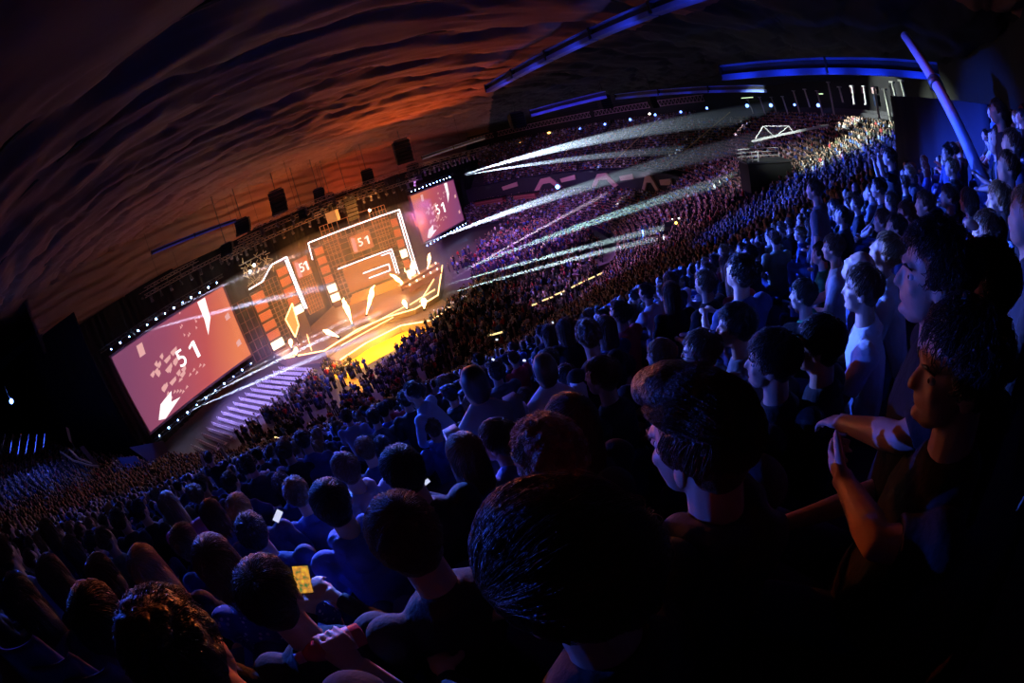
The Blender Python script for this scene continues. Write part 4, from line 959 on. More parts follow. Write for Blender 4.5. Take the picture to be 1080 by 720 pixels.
# ------------------------------------------------------------------ people
def remeshed(mb, name, mats, voxel, smooth=3, disp=0, dscale=12, seed=0, factor=.5):
    """melt overlapping closed pieces into one continuous skin"""
    me = mb.mesh(name, mats if isinstance(mats, list) else [mats])
    o = bpy.data.objects.new('tmp', me); COL.objects.link(o)
    r = o.modifiers.new('r', 'REMESH'); r.mode = 'VOXEL'; r.voxel_size = voxel
    s = o.modifiers.new('s', 'SMOOTH'); s.iterations = smooth; s.factor = factor
    bpy.context.view_layer.update()
    out = bpy.data.meshes.new_from_object(o.evaluated_get(bpy.context.evaluated_depsgraph_get()))
    bpy.data.objects.remove(o); bpy.data.meshes.remove(me)
    n = len(out.vertices)
    if disp and n:
        co = np.empty(n * 3, np.float32); out.vertices.foreach_get('co', co); co = co.reshape(-1, 3)
        no = np.empty(n * 3, np.float32); out.vertices.foreach_get('normal', no); no = no.reshape(-1, 3)
        g = np.random.default_rng(seed); d = np.zeros(n)
        for k in range(7):
            w = g.normal(size=3); w /= np.linalg.norm(w); f = dscale * g.uniform(.6, 2.2); q = g.normal(size=3); q -= w * (q @ w); q /= np.linalg.norm(q)
            d += np.sin(co @ w * f + 1.5 * np.sin(co @ q * f * .5 + k) + g.uniform(0, 6)) / (1 + .4 * k)
        co += no * (d * disp / 2.2)[:, None]; out.vertices.foreach_set('co', co.ravel())
    out.name = name; out.materials.clear()
    for x in (mats if isinstance(mats, list) else [mats]): out.materials.append(x)
    out.polygons.foreach_set('use_smooth', [True] * len(out.polygons)); out.update()
    return out
def V3(*a): return Vector(a)
HAIRM = {'black': mat('hair_black', (.022, .015, .013), .36, bump=.4, bscale=160), 'brown': mat('hair_mid_brown', (.13, .06, .03), .4, bump=.5, bscale=160), 'fair': mat('hair_blond', (.36, .2, .09), .42, bump=.5, bscale=160), 'ginger': mat('hair_ginger', (.28, .09, .03), .4, bump=.5, bscale=160)}
SKINM = {'fair': mat('skin_fair', (.66, .40, .30), .42, noise=.06, nscale=30), 'tan': mat('skin_warm', (.5, .29, .2), .42, noise=.06, nscale=30)}
def cloth_mat(n, c): return mat('fabric_' + n, c, .88, noise=.12, nscale=14, bump=.25, bscale=40)
CLOTH = {k: cloth_mat(k, c) for k, c in dict(black=(.014, .014, .017), charcoal=(.05, .05, .06), grey=(.24, .24, .27), white=(.82, .82, .84), navy=(.03, .05, .16), blue=(.08, .16, .5), sky=(.4, .55, .8), red=(.5, .06, .07), pink=(.8, .2, .32), green=(.05, .3, .12), olive=(.2, .22, .12), cream=(.6, .52, .4)).items()}
def person_meshes(sp):
    """returns dict part -> mesh and the head centre. Local frame: facing +Y, feet at z 0"""
    stand = sp.get('pose', 'sit') == 'stand'; vx = sp.get('voxel', .014); fem = sp.get('fem', False)
    lean = sp.get('lean', .0); slump = sp.get('slump', 0.0)
    hz = .93 if stand else .52
    H = V3(0, -.02, hz); ch = hz + .50
    sh = V3(0, H.y + lean * .9 + .0, ch - slump * .1); nk = sh + V3(0, .015 + lean * .1, .075)
    hb = nk + V3(0, .03 + sp.get('neckf', 0), .07); yaw, pit, rol = [math.radians(a) for a in sp.get('head', (0, 0, 0))]
    RH = Matrix.Rotation(yaw, 3, 'Z') @ Matrix.Rotation(-pit, 3, 'X') @ Matrix.Rotation(rol, 3, 'Y')
    hc = hb + RH @ V3(0, .01, .095)                       # head centre
    hd = lambda x, y, z: hc + RH @ V3(x, y, z)
    sw = .165 if fem else .19
    S = {s: sh + V3(s * sw, 0, -.015) for s in (-1, 1)}
    legs = {}
    for s in (-1, 1):
        hip = H + V3(s * .095, 0, -.02)
        if stand: kn = V3(s * .11, .02, .5); an = V3(s * .12, -.02, .09)
        else: kn = V3(s * .15, .43, .53); an = V3(s * .13, .40, .10)
        legs[s] = (hip, kn, an)
    arms = {}
    am = sp.get('arms', 'lap')
    for s in (-1, 1):
        a = am[0 if s < 0 else 1] if isinstance(am, (tuple, list)) else am
        if a == 'lap': e = S[s] + V3(s * .06, .06, -.27); w = V3(s * .07, H.y + .34, hz + .12 if not stand else hz + .05)
        elif a == 'phone': e = S[s] + V3(s * .05, .10, -.26); w = sh + V3(s * .06, .36, -.16)
        elif a == 'knees': e = S[s] + V3(s * .05, .17, -.24); w = V3(s * .12, H.y + .44, hz + .13)
        elif a == 'down': e = S[s] + V3(s * .07, -.02, -.29); w = S[s] + V3(s * .08, .05, -.54)
        elif a == 'up': e = S[s] + V3(s * .10, .16, .05); w = S[s] + V3(s * .06, .22, .30)
        elif a == 'fold': e = S[s] + V3(s * .05, .08, -.28); w = sh + V3(-s * .04, .24, -.25)
        else: e, w = Vector(a[0]), Vector(a[1])
        arms[s] = (S[s], e, w)
    B = MB()
    nu, nv = (18, 12) if vx < .01 else (12, 8)
    # head
    def he(c, r, rot=None): B.ell(hd(*c), r, RH @ rot if rot is not None else RH, nu, nv)
    he((0, -.012, .03), (.074, .094, .085)); he((0, .028, -.03), (.062, .062, .078)); he((0, .045, -.085), (.04, .036, .032)); he((0, .03, -.07), (.055, .045, .035))
    he((0, .074, .028), (.05, .018, .012)); he((.035, .062, -.022), (.022, .018, .02)); he((-.035, .062, -.022), (.022, .018, .02))
    B.tube([hd(0, .082, .015), hd(0, .098, -.012), hd(0, .103, -.022), hd(0, .088, -.032)], [.008, .0105, .013, .008], 8)
    he((0, .083, -.049), (.022, .0095, .0065)); he((0, .082, -.060), (.019, .010, .0065)); he((0, .078, -.088), (.017, .014, .013))
    for s in (-1, 1): he((s * .076, -.008, -.012), (.008, .019, .031), Matrix.Rotation(s * .35, 3, 'Z') @ Matrix.Rotation(.2, 3, 'X'))
    nr = .05 if fem else .058
    B.tube([sh + V3(0, 0, -.02), nk, hd(0, -.028, -.05), hd(0, -.02, .0)], [nr * 1.35, nr, nr * .96, nr * .8], 14)
    # trunk
    tw = .135 if fem else .15
    def trunk(mb, g, top=True):
        c = [(H + V3(0, 0, -.04), tw + .01, .11), (H + V3(0, 0, .08), tw, .105), (H.lerp(sh, .5) + V3(0, -.01, 0), tw + .005, .105), (H.lerp(sh, .8), sw - .02, .11), (sh + V3(0, 0, -.03), sw - .01, .085), (sh + V3(0, 0, .03), sw * .62, .07)]
        if top: c.append((sh + V3(0, 0, .055), .07, .062))
        n = 16; vs, fs = [], []
        for p, a, b in c:
            for i in range(n):
                w = 2 * math.pi * i / n; vs.append(p + V3((a + g) * math.cos(w), (b + g) * math.sin(w), 0))
        for k in range(len(c) - 1):
            for i in range(n): fs.append((k * n + i, k * n + (i + 1) % n, (k + 1) * n + (i + 1) % n, (k + 1) * n + i))
        fs.append(tuple(reversed(range(n)))); fs.append(tuple((len(c) - 1) * n + i for i in range(n))); mb.add(vs, fs)
        for s in (-1, 1): mb.ell(S[s], (.062 + g, .062 + g, .06 + g), None, nu, nv)
        if fem:
            for s in (-1, 1): mb.ell(H.lerp(sh, .72) + V3(s * .065, .085, 0), (.06 + g, .05 + g, .055 + g), None, nu, nv)
    trunk(B, 0)
    hands = sp.get('hands', vx < .009)
    for s in (-1, 1):
        a, e, w = arms[s]; k = .88 if fem else 1
        B.tube([a, a.lerp(e, .5), e], [.05 * k, .045 * k, .037 * k], 12); B.tube([e, e.lerp(w, .3), w], [.038 * k, .041 * k, .026 * k], 12); B.ell(e, (.037 * k,) * 3, None, nu, nv)
        d = (w - e).normalized(); inn = V3(-s, 0, .0); inn = (inn - d * inn.dot(d)).normalized() if abs(inn.dot(d)) < .95 else V3(0, 1, 0)
        pn = sp.get('palm', {}).get(s, None); nrm = Vector(pn).normalized() if pn else V3(0, 0, -1); nrm = (nrm - d * nrm.dot(d)); nrm = nrm.normalized() if nrm.length > .1 else V3(0, 1, 0)
        sd = d.cross(nrm).normalized() * s                        # towards the thumb
        if not hands:
            B.ell(w + d * .055, (.03, .05, .026), None, nu, nv)
        else:
            pc = w + d * .05; M = Matrix((sd, d, nrm)).transposed(); B.ell(pc, (.037, .05, .016), M, 14, 10); B.tube([w - d * .01, w + d * .03], [.025, .028], 10)
            curl = sp.get('curl', .5)
            for q, (off, L) in enumerate(((.027, .072), (.009, .08), (-.009, .075), (-.026, .058))):
                p = w + d * .088 + sd * off; dr = (d + sd * off * 4).normalized(); pts = [p - dr * .03, p]; c = 0
                for j, fl in enumerate((.42, .32, .26)):
                    c += curl * (.55 + .15 * j + .1 * q); pts.append(pts[-1] + (dr * math.cos(c) + nrm * math.sin(c)) * L * fl)
                B.tube(pts, [.0095, .0095, .0085, .0078, .006], 8); B.ell(pts[-1], (.006,) * 3, None, 8, 6)
            p = w + d * .025 + sd * .02; q1 = p + (d * .55 + sd * .8 + nrm * .15).normalized() * .045; q2 = q1 + (d * .9 + sd * .25 + nrm * .3).normalized() * .03; q3 = q2 + (d + nrm * .4).normalized() * .024
            B.tube([p, q1, q2, q3], [.015, .012, .0105, .008], 8); B.ell(q3, (.008,) * 3, None, 8, 6)
        h, kn, an = legs[s]
        B.tube([h, h.lerp(kn, .5), kn], [.078, .068, .05], 12); B.ell(kn, (.05,) * 3, None, nu, nv); B.tube([kn, kn.lerp(an, .35), an], [.048, .052, .034], 12)
        B.tube([an + V3(0, -.03, -.02), an + V3(0, .06, -.045), an + V3(0, .15, -.06)], [.034, .034, .026], 8)
    R = {'body': remeshed(B, 'body', [SKINM[sp.get('skin', 'fair')]], vx, 2, factor=.35)}
    # shirt
    T = MB(); g = sp.get('loose', .016); trunk(T, g)
    sl = sp.get('sleeve', 'long')
    for s in (-1, 1):
        a, e, w = arms[s]
        if sl == 'long':
            w2 = e.lerp(w, .93); T.tube([a, a.lerp(e, .5), e], [.064, .060, .052], 12); T.ell(e, (.052,) * 3, None, nu, nv); T.tube([e, e.lerp(w2, .5), w2], [.052, .050, .036], 12)
        else: T.tube([a, a.lerp(e, .55), a.lerp(e, .72)], [.066, .062, .064], 12)
    if sp.get('hood'):
        for i in range(9):
            w = math.pi * (i / 8) * 1.3 - math.pi * .15 + math.pi; p = sh + V3(.085 * math.cos(w), .02 + .075 * math.sin(w), .07 + .01 * math.sin(i)); T.ell(p, (.042, .042, .038), None, nu, nv)
        T.ell(sh + V3(0, -.10, .02), (.085, .05, .085), None, nu, nv)
    else: T.tube([sh + V3(0, -.005, .02), nk + V3(0, 0, .0)], [nr + .045, nr + .012], 14)
    R['hoodie' if sp.get('hood') else 'shirt'] = remeshed(T, 'shirt', [CLOTH[sp.get('shirt', 'black')]], max(vx, .009), 3, .0045, 22, sp.get('seed', 1))
    T = MB()
    T.ell(H + V3(0, 0, -.03), (tw + .03, .13, .11), None, nu, nv)
    for s in (-1, 1):
        h, kn, an = legs[s]; T.tube([h, h.lerp(kn, .5), kn], [.095, .085, .066], 12); T.ell(kn, (.066,) * 3, None, nu, nv); T.tube([kn, kn.lerp(an, .5), an], [.064, .062, .055], 12)
    R['trousers'] = remeshed(T, 'trousers', [CLOTH[sp.get('trousers', 'navy')]], max(vx, .014), 3, .004, 20, 3)
    for s in (-1, 1):
        T = MB(); an = legs[s][2]; T.tube([an + V3(0, -.06, -.03), an + V3(0, -.03, -.03), an + V3(0, .05, -.04), an + V3(0, .15, -.058), an + V3(0, .18, -.062)], [.03, .045, .045, .034, .02], 10)
        R['shoe' + '_' * (s > 0)] = T.mesh('shoe', [CLOTH['charcoal']], True)
    # hair
    st = sp.get('hair', 'short'); hm = HAIRM[sp.get('hcol', 'brown')]; T = MB()
    def ht(c, r, rot=None): T.ell(hd(*c), r, RH @ rot if rot is not None else RH, nu, nv)
    rg = random.Random(sp.get('seed', 1)); tip = Matrix.Rotation(.35, 3, 'X')
    if st != 'bald':
        ht((0, -.026, .045), (.082, .098, .083), tip); ht((0, -.05, -.01), (.072, .058, .07))
        if st not in ('long', 'bob'): 
            for s in (-1, 1): ht((s * .069, .004, .03), (.013, .035, .04))
    if st == 'quiff': ht((0, .045, .115), (.06, .055, .036), Matrix.Rotation(.25, 3, 'X')); ht((0, .085, .108), (.05, .035, .034)); ht((0, 0, .12), (.06, .06, .028))
    if st == 'spiky':
        for i in range(46):
            a, b = rg.uniform(-1, 1), rg.uniform(-.9, 1); z = 1 - .35 * (a * a + b * b); p = V3(a * .055, -.015 + b * .07, .085 * z + .03); T.tube([hd(*p), hd(p.x * 1.25, p.y * 1.2 + .012, p.z + rg.uniform(.022, .04))], [.013, .003], 6)
    if st == 'curly':
        for i in range(150):
            w, t = rg.uniform(0, 6.28), math.acos(rg.uniform(-.35, 1)); r = .012 + .008 * rg.random(); p = V3(.088 * math.sin(t) * math.cos(w), -.03 + .1 * math.sin(t) * math.sin(w), .035 + .1 * math.cos(t))
            if p.y > .055 and p.z < .07: continue
            ht(tuple(p), (r, r, r))
    if st in ('long', 'bob'):
        L = .26 if st == 'long' else .12
        ht((0, -.075, -.02 - L * .35), (.085, .045, L * .75)); ht((0, -.03, .0), (.086, .075, .085))
        for s in (-1, 1): ht((s * .075, -.02, -.03 - L * .25), (.022, .05, L * .6))
    if st == 'bun': ht((0, -.12, .06), (.04, .04, .04))
    if st == 'messy':
        for i in range(40):
            w, t = rg.uniform(0, 6.28), math.acos(rg.uniform(0, 1)); p = V3(.08 * math.sin(t) * math.cos(w), -.026 + .095 * math.sin(t) * math.sin(w), .05 + .085 * math.cos(t))
            if p.y > .05 and p.z < .08: continue
            T.tube([hd(*p), hd(p.x * 1.15 + rg.uniform(-.01, .01), p.y * 1.1 + rg.uniform(-.01, .02), p.z + rg.uniform(0, .025))], [.014, .004], 6)
    if T.v: R['hair'] = remeshed(T, 'hair', [hm], max(.006 if vx < .01 else .009, min(vx, .01)), 2, .0016, 130, 5, .4)
    if st == 'cap' or sp.get('cap'):
        T = MB(); T.ell(hd(0, -.015, .055), (.09, .108, .08), RH, nu, nv); T.ell(hd(0, .115, .062), (.07, .07, .008), RH @ Matrix.Rotation(-.12, 3, 'X'), nu, nv)
        R['cap'] = remeshed(T, 'cap', [CLOTH[sp.get('cap', 'black') if isinstance(sp.get('cap'), str) else 'black']], .008, 2)
    if sp.get('strands'): R['hair_strands'] = strands(sp, hc, RH, hm, st)
    if vx < .009:
        for s in (-1, 1):
            u_ = '_' * (s > 0)
            R['eye' + u_] = MB().ell(hd(s * .031, .0655, .003), (.0115, .0115, .0105), RH, 12, 8).mesh('eye', [mat('eye_white', (.5, .5, .52), .25)], True)
            R['iris' + u_] = MB().ell(hd(s * .032, .0755, .003), (.005, .003, .005), RH, 10, 6).mesh('iris', [mat('iris_dark', (.03, .02, .015), .15)], True)
            R['eyebrow' + u_] = MB().tube([hd(s * .014, .089, .025), hd(s * .033, .087, .031), hd(s * .05, .071, .024)], [.003, .004, .002], 6).mesh('eyebrow', [hm], True)
    if sp.get('glasses'):
        T = MB()
        for s in (-1, 1):
            pts = [hd(s * .033 + .023 * math.cos(a), .093, .004 + .018 * math.sin(a)) for a in [i * math.pi / 6 for i in range(13)]]; T.tube(pts, .0018, 6, cap=False); T.tube([hd(s * .056, .092, .006), hd(s * .08, .0, .0), hd(s * .078, -.02, -.01)], .002, 6)
        T.tube([hd(-.012, .096, .008), hd(.012, .096, .008)], .0018, 6); R['glasses'] = T.mesh('glasses', [mat('glasses_frame', (.02, .02, .02), .2)], True)
    return R, hc
def strands(sp, hc, RH, hm, st):
    """combed locks lying on the scalp, laid out all at once"""
    g = np.random.default_rng(sp.get('seed', 1)); n = sp['strands']; Ls = 8
    c = np.array([0, -.024, .047]); R = np.array([.084, .103, .088])
    u = g.normal(size=(n * 3, 3)); u /= np.linalg.norm(u, axis=1)[:, None]
    ok = (u[:, 2] > -.5) & ~((u[:, 1] > .42) & (u[:, 2] < .5)) & ~((np.abs(u[:, 1] - .1) < .3) & (u[:, 2] < -.25))
    p = u[ok][:n]; n = len(p); clump = np.sin(p @ [9, 7, 3] + 2 * np.sin(p @ [-4, 11, 5])) * np.sin(p @ [6, -10, 8] + 1); sw = g.normal(size=n) * .14 + clump * .25; lift = g.uniform(0, .05, n) + .05 * (clump + 1) * (1.6 if st == 'combed' else .5 if st == 'quiff' else 1); fall = np.zeros(n)
    ln = g.uniform(.6, 1.25, n) * {'quiff': .10, 'combed': .12, 'long': .30, 'bob': .20, 'spiky': .06, 'messy': .08, 'curly': .05}.get(st, .075)
    P = np.zeros((n, Ls, 3)); top = p[:, 2] > .3
    for k in range(Ls):
        f = k / (Ls - 1); off = 1.012 + lift * math.sin(f * 2.6)
        if st in ('messy', 'curly', 'spiky'): off = off + f * g.uniform(.02, .15, n)
        if st == 'quiff': off = off + .22 * f * f * ((p[:, 1] > .1) & (p[:, 2] > .35))
        q = p * off[:, None] * R; q[:, 2] -= fall; P[:, k] = c + q
        if st == 'quiff': d = np.where(top[:, None], np.stack([sw, np.ones(n), np.full(n, .3)], 1), np.stack([0 * sw, np.full(n, .3), -np.ones(n)], 1))
        elif st == 'combed': d = np.where((p[:, 2] > .15)[:, None], np.stack([-1 + sw, np.full(n, .45), np.full(n, -.1)], 1), np.stack([0 * sw, np.full(n, -.25), -np.ones(n)], 1))
        else: cr = np.array([.2, -.5, .84]); d = p - cr; d = d / (np.linalg.norm(d, axis=1)[:, None] + .1) + np.stack([sw, 0 * sw, np.full(n, -.25)], 1)
        if st in ('messy', 'curly', 'spiky'): d = d + g.normal(size=(n, 3)) * .35
        d = d - p * (d * p).sum(1)[:, None]; d /= np.linalg.norm(d, axis=1)[:, None] + 1e-6
        low = (p[:, 2] < .0) & (st in ('long', 'bob')); step = ln / .095 / Ls
        p = np.where(low[:, None], p + g.normal(size=(n, 3)) * .006, p + d * step[:, None] + g.normal(size=(n, 3)) * .012); fall = fall + np.where(low, ln / Ls, 0)
        p /= np.linalg.norm(p, axis=1)[:, None]
    T = np.gradient(P, axis=1); T /= np.linalg.norm(T, axis=2)[..., None] + 1e-9; N = P - c; N /= np.linalg.norm(N, axis=2)[..., None]; B = np.cross(T, N); B /= np.linalg.norm(B, axis=2)[..., None] + 1e-9
    w = (sp.get('lock', .0011) * g.uniform(.6, 1.5, n))[:, None, None] * np.array([1, 1, 1, 1, .95, .8, .55, .15])[None, :, None]
    V = np.stack([P + B * w, P - B * w, P + N * w], 2)                       # n, Ls, 3, 3
    V = V.reshape(-1, 3) @ np.array(RH).T + np.array(hc)
    a = (np.arange(n)[:, None, None] * Ls * 3 + np.arange(Ls - 1)[None, :, None] * 3 + np.arange(3)[None, None, :]); b = (np.arange(n)[:, None, None] * Ls * 3 + np.arange(Ls - 1)[None, :, None] * 3 + ((np.arange(3) + 1) % 3)[None, None, :])
    F = np.stack([a, b, b + 3, a + 3], -1).reshape(-1, 4)
    return bulk_mesh('hair_lock', V, F, np.zeros(len(F), int), [hm], True)
def attach(r, R, shirt=None):
    made = {}
    for k, me in R.items():
        par = made.get('hair', r) if k == 'hair_strands' else made.get(k.replace('iris', 'eye'), r) if k.startswith('iris') else r
        o = link(bpy.data.objects.new({'hair_strands': 'hair_lock'}.get(k, k.rstrip('_')), me), par); made[k] = o
        if k == 'hair_strands': o['kind'] = 'stuff'
        if shirt is not None and k in ('shirt', 'hoodie'): o.material_slots[0].link = 'OBJECT'; o.material_slots[0].material = shirt

def head_local(sp):
    hz = .93 if sp.get('pose', 'sit') == 'stand' else .52; lean = sp.get('lean', .0)
    hb = V3(0, -.02 + lean * .9, hz + .5 - sp.get('slump', 0) * .1) + V3(0, .015 + lean * .1, .075) + V3(0, .03 + sp.get('neckf', 0), .07); yaw, pit, rol = [math.radians(a) for a in sp.get('head', (0, 0, 0))]
    return hb + (Matrix.Rotation(yaw, 3, 'Z') @ Matrix.Rotation(-pit, 3, 'X') @ Matrix.Rotation(rol, 3, 'Y')) @ V3(0, .01, .095)
def place_person(sp, head_at, face_az, label, group=None, name=None, scale=1.0, extra=None):
    if sp.get('reach'):                              # left arm reaching to places known in the hall
        q = Matrix.Rotation(math.radians(face_az), 3, 'Z'); e, w = [q @ (flat(*k) - Vector(head_at)) + head_local(sp) for k in sp['reach']]; sp['arms'] = [(e, w), 'lap' if sp.get('pose') != 'stand' else 'down']
    R, hc = person_meshes(sp)
    z = -math.radians(face_az); M = Matrix.Rotation(z, 3, 'Z')
    base = Vector(head_at) - M @ (hc * scale)
    r = empty(name or ('standing_person' if sp.get('pose') == 'stand' else 'seated_person'), base, z); r.scale = (scale,) * 3
    attach(r, R)
    tag(r, label, 'person', group)
    return r, M, base
def tool_on(r, mb, name, m, label, cat):            # a thing held in the hand: built in the person's frame, placed in the world as its own object
    o = mb.build(name, m); o.matrix_world = Matrix.Translation(r.location) @ Matrix.Rotation(r.rotation_euler.z, 4, 'Z'); return tag(o, label, cat)
# ------------------------------------------------------------------ the people one can tell apart
NICK = [(x, y, n) for x, y, n in ((592, 605, 'nearest bottom centre head'), (735, 458, 'quiffed man'), (430, 567, 'cropped brown haired man'), (198, 690, 'big black head'), (576, 482, 'curly auburn head'), (352, 532, 'boy in blue hood'), (426, 498, 'phone user'), (435, 414, 'bending blue shirt'), (634, 398, 'man with lit cheek'), (255, 538, 'child with pale collar'), (180, 533, 'pink top'), (158, 598, 'long light hair'), (28, 632, 'leftmost long haired head'), (115, 655, 'bottom left dark head'), (908, 306, 'white t-shirt man'), (812, 382, 'profile man with lit nose'), (738, 372, 'man with glasses'), (696, 376, 'red lit fair hair'), (933, 266, 'bright white jacket'), (846, 312, 'green t-shirt'), (1053, 214, 'tall man in pale blue'), (975, 216, 'cream jacket'), (782, 262, 'plain bright blue jacket'), (1021, 212, 'draped blue jacket'), (10, 500, 'left edge posts'), (150, 500, 'dark blue platform panel'), (300, 480, 'yellow parapet light'), (520, 360, 'lone dim yellow strip'), (680, 290, 'pinkish walkway end'), (860, 200, 'camera platform'), (60, 560, 'left edge rows'), (340, 490, 'parapet corner'), (480, 410, 'centre aisle rows'))]
HP = []   # head positions taken
def hero(x, y, wpx, az, label, **sp):
    d = 86.0 / wpx
    p = flat(x, y, d); HP.append((p, x, y, wpx))
    fine = wpx > 60; sp.setdefault('voxel', .0065 if wpx > 60 else .009 if wpx > 30 else .013)
    sp.setdefault('seed', int(x * 3 + y))
    if sp.get('hair') != 'bald': sp.setdefault('strands', 1300 if wpx > 40 else 700 if wpx > 22 else 350); sp.setdefault('lock', .0013 if wpx > 60 else .0019 if wpx > 30 else .0026)
    return place_person(sp, p, az, label, name=None)
S_ = dict
M_ = cloth_mat('polka', (.05, .08, .3)); nt = M_.node_tree; vo = nt.nodes.new('ShaderNodeTexVoronoi'); vo.inputs['Scale'].default_value = 32; tc = nt.nodes.new('ShaderNodeTexCoord'); nt.links.new(tc.outputs['Object'], vo.inputs['Vector'])
lt = nt.nodes.new('ShaderNodeMath'); lt.operation = 'LESS_THAN'; lt.inputs[1].default_value = .26; nt.links.new(vo.outputs['Distance'], lt.inputs[0]); mx = nt.nodes.new('ShaderNodeMix'); mx.data_type = 'RGBA'; mx.inputs[6].default_value = (.05, .08, .3, 1); mx.inputs[7].default_value = (.85, .85, .9, 1)
nt.links.new(lt.outputs[0], mx.inputs[0]); nt.links.new(mx.outputs[2], nt.nodes['Principled BSDF'].inputs['Base Color']); CLOTH['polka'] = M_
# --- the nearest ones
hero(592, 605, 150, -48, 'nearest head at the bottom centre, fair hair combed aside, thin glasses', hair='combed', hcol='brown', shirt='black', strands=9000, lock=.0008, glasses=True, head=(0, 4, 0), arms='knees', voxel=.006)
hero(737, 468, 104, -34, 'young man with brushed up quiff and grey hooded top seen from behind', hair='quiff', hcol='brown', shirt='charcoal', hood=True, strands=4500, lock=.001, head=(0, 6, 0), arms='lap', voxel=.006)
hero(1008, 392, 92, -40, 'dark haired man in black t-shirt in profile with forearms folded', hair='messy', hcol='black', shirt='black', sleeve='short', head=(12, 4, 0), arms='lap', reach=((925, 572, .93), (893, 512, 1.02)), palm={-1: (.3, -.5, .2)}, curl=1.0, voxel=.006, lean=-.05)
hero(984, 292, 74, -38, 'man with spiky black hair and dark top in profile, reaching one hand forward', hair='spiky', hcol='black', shirt='black', sleeve='short', head=(6, 0, 0), pose='stand', arms=['lap', 'down'], reach=((950, 462, 1.12), (893, 447, 1.3)), palm={-1: (0, 0, -1)}, curl=.35, voxel=.0065)
hero(1037, 306, 62, -45, 'man with thick dark hair close behind the spiky haired man, face in shadow', hair='messy', hcol='black', shirt='black', head=(5, 0, 0), pose='stand', arms='down')
hero(430, 567, 74, -28, 'seated man with short cropped brown hair and bare neck, back view, lower left of centre', hair='short', hcol='brown', shirt='black', sleeve='short', strands=3500, lock=.0011, voxel=.006, head=(-6, 6, 0))
hero(198, 690, 100, -30, 'large nearly black head at the bottom edge left of centre', hair='curly', hcol='black', shirt='black', voxel=.008, head=(0, 8, 0))
hero(290, 628, 64, -25, 'round dark haired head just right of the big black head, hair lit red on top', hair='short', hcol='black', shirt='black', voxel=.008, arms='phone', head=(-10, 10, 0))
hero(576, 482, 66, -30, 'person with curly auburn rimmed hair behind the nearest head', hair='curly', hcol='ginger', shirt='black', voxel=.008)
hero(601, 448, 50, -30, 'woman with long straight dark hair right behind the curly haired person', hair='long', hcol='brown', shirt='black', fem=True)
# --- middle left
hero(352, 532, 42, -25, 'boy with round dark head and blue hooded sweatshirt, back view, left of the cropped man', hair='short', hcol='black', shirt='blue', hood=True)
hero(366, 496, 29, -40, 'small head turned left with bright blue hooded top spread over the shoulders', hair='short', hcol='brown', shirt='sky', hood=True, lean=.1, arms='phone')
hero(426, 498, 44, -28, 'broad dark round head looking at a lit phone, centre left', hair='short', hcol='black', shirt='black', arms='phone')
hero(491, 480, 38, -30, 'girl with long dark hair and blue top beside the phone user', hair='long', hcol='brown', shirt='blue', fem=True)
hero(524, 466, 36, -60, 'short haired man with lit face rim turned left beside the long haired girl', hair='short', hcol='brown', shirt='charcoal', head=(10, 0, 0))
hero(500, 430, 22, -30, 'head with pale blue hood standing out right of the tall man in blue', hair='short', hcol='brown', shirt='sky', hood=True)
hero(435, 414, 17, -75, 'standing person in bright blue shirt bending sideways, left of centre', hair='short', hcol='black', shirt='sky', pose='stand', lean=.25, arms='lap', voxel=.013)
hero(428, 421, 15, -10, 'standing person in black right beside the one in the bright blue shirt', hair='short', hcol='black', shirt='black', pose='stand', voxel=.013)
hero(457, 452, 17, -20, 'small blue hooded child before the bright blue shirt', hair='short', hcol='brown', shirt='blue', hood=True, voxel=.013)
hero(386, 474, 21, -30, 'dark head with blue shoulders behind the hooded boy, upper one', hair='short', hcol='brown', shirt='navy', arms='lap')
hero(404, 470, 17, -30, 'small round head right of the dark head with blue shoulders', hair='short', hcol='black', shirt='navy', voxel=.013)
hero(540, 438, 22, -35, 'tidy short haired head with blue collar in front of the long haired woman', hair='short', hcol='brown', shirt='blue')
hero(555, 420, 18, -30, 'boy with blue shirt above the tidy haired head, centre', hair='short', hcol='brown', shirt='sky', voxel=.013)
hero(634, 398, 32, -45, 'man with cropped hair and lit cheek behind the quiffed man, black top', hair='short', hcol='brown', shirt='black', head=(8, 0, 0))
hero(655, 388, 22, -40, 'dark head right behind the man with the lit cheek', hair='messy', hcol='black', shirt='charcoal')
hero(597, 398, 21, -35, 'head with blue rim light left of the man with the lit cheek', hair='short', hcol='black', shirt='black')
hero(570, 396, 15, -30, 'small head with a bright blue shirt in the centre of the stand', hair='short', hcol='black', shirt='sky', voxel=.013)
hero(315, 520, 26, -20, 'head with wavy hair lit blue left of the round headed boy', hair='curly', hcol='brown', shirt='blue', voxel=.012)
hero(299, 511, 20, -20, 'smaller round head left of the wavy haired one', hair='short', hcol='black', shirt='navy', voxel=.013)
hero(255, 538, 27, -28, 'child with short hair and pale lit collar, left part of the stand', hair='short', hcol='fair', shirt='navy', voxel=.012)
hero(226, 543, 25, -25, 'head turned slightly right beside the child with the pale collar', hair='bob', hcol='brown', shirt='blue', fem=True, voxel=.012)
hero(180, 533, 22, -25, 'person with long brown hair in the bright pink top', hair='long', hcol='fair', shirt='pink', sleeve='short', fem=True, voxel=.012)
hero(269, 562, 32, -25, 'broad dark head behind the child with the pale collar', hair='messy', hcol='black', shirt='navy')
hero(199, 572, 30, -20, 'person with hair tied up before the polka dot top', hair='bun', hcol='brown', shirt='navy', fem=True)
hero(232, 593, 46, -25, 'head with thick dark hair, polka dotted blue top', hair='bob', hcol='brown', shirt='polka', fem=True)
hero(158, 598, 36, -15, 'girl with long light hair lit blue on its left side', hair='long', hcol='fair', shirt='black', fem=True)
hero(112, 606, 32, -20, 'rounded dark head left of the long light hair', hair='bob', hcol='brown', shirt='navy', fem=True)
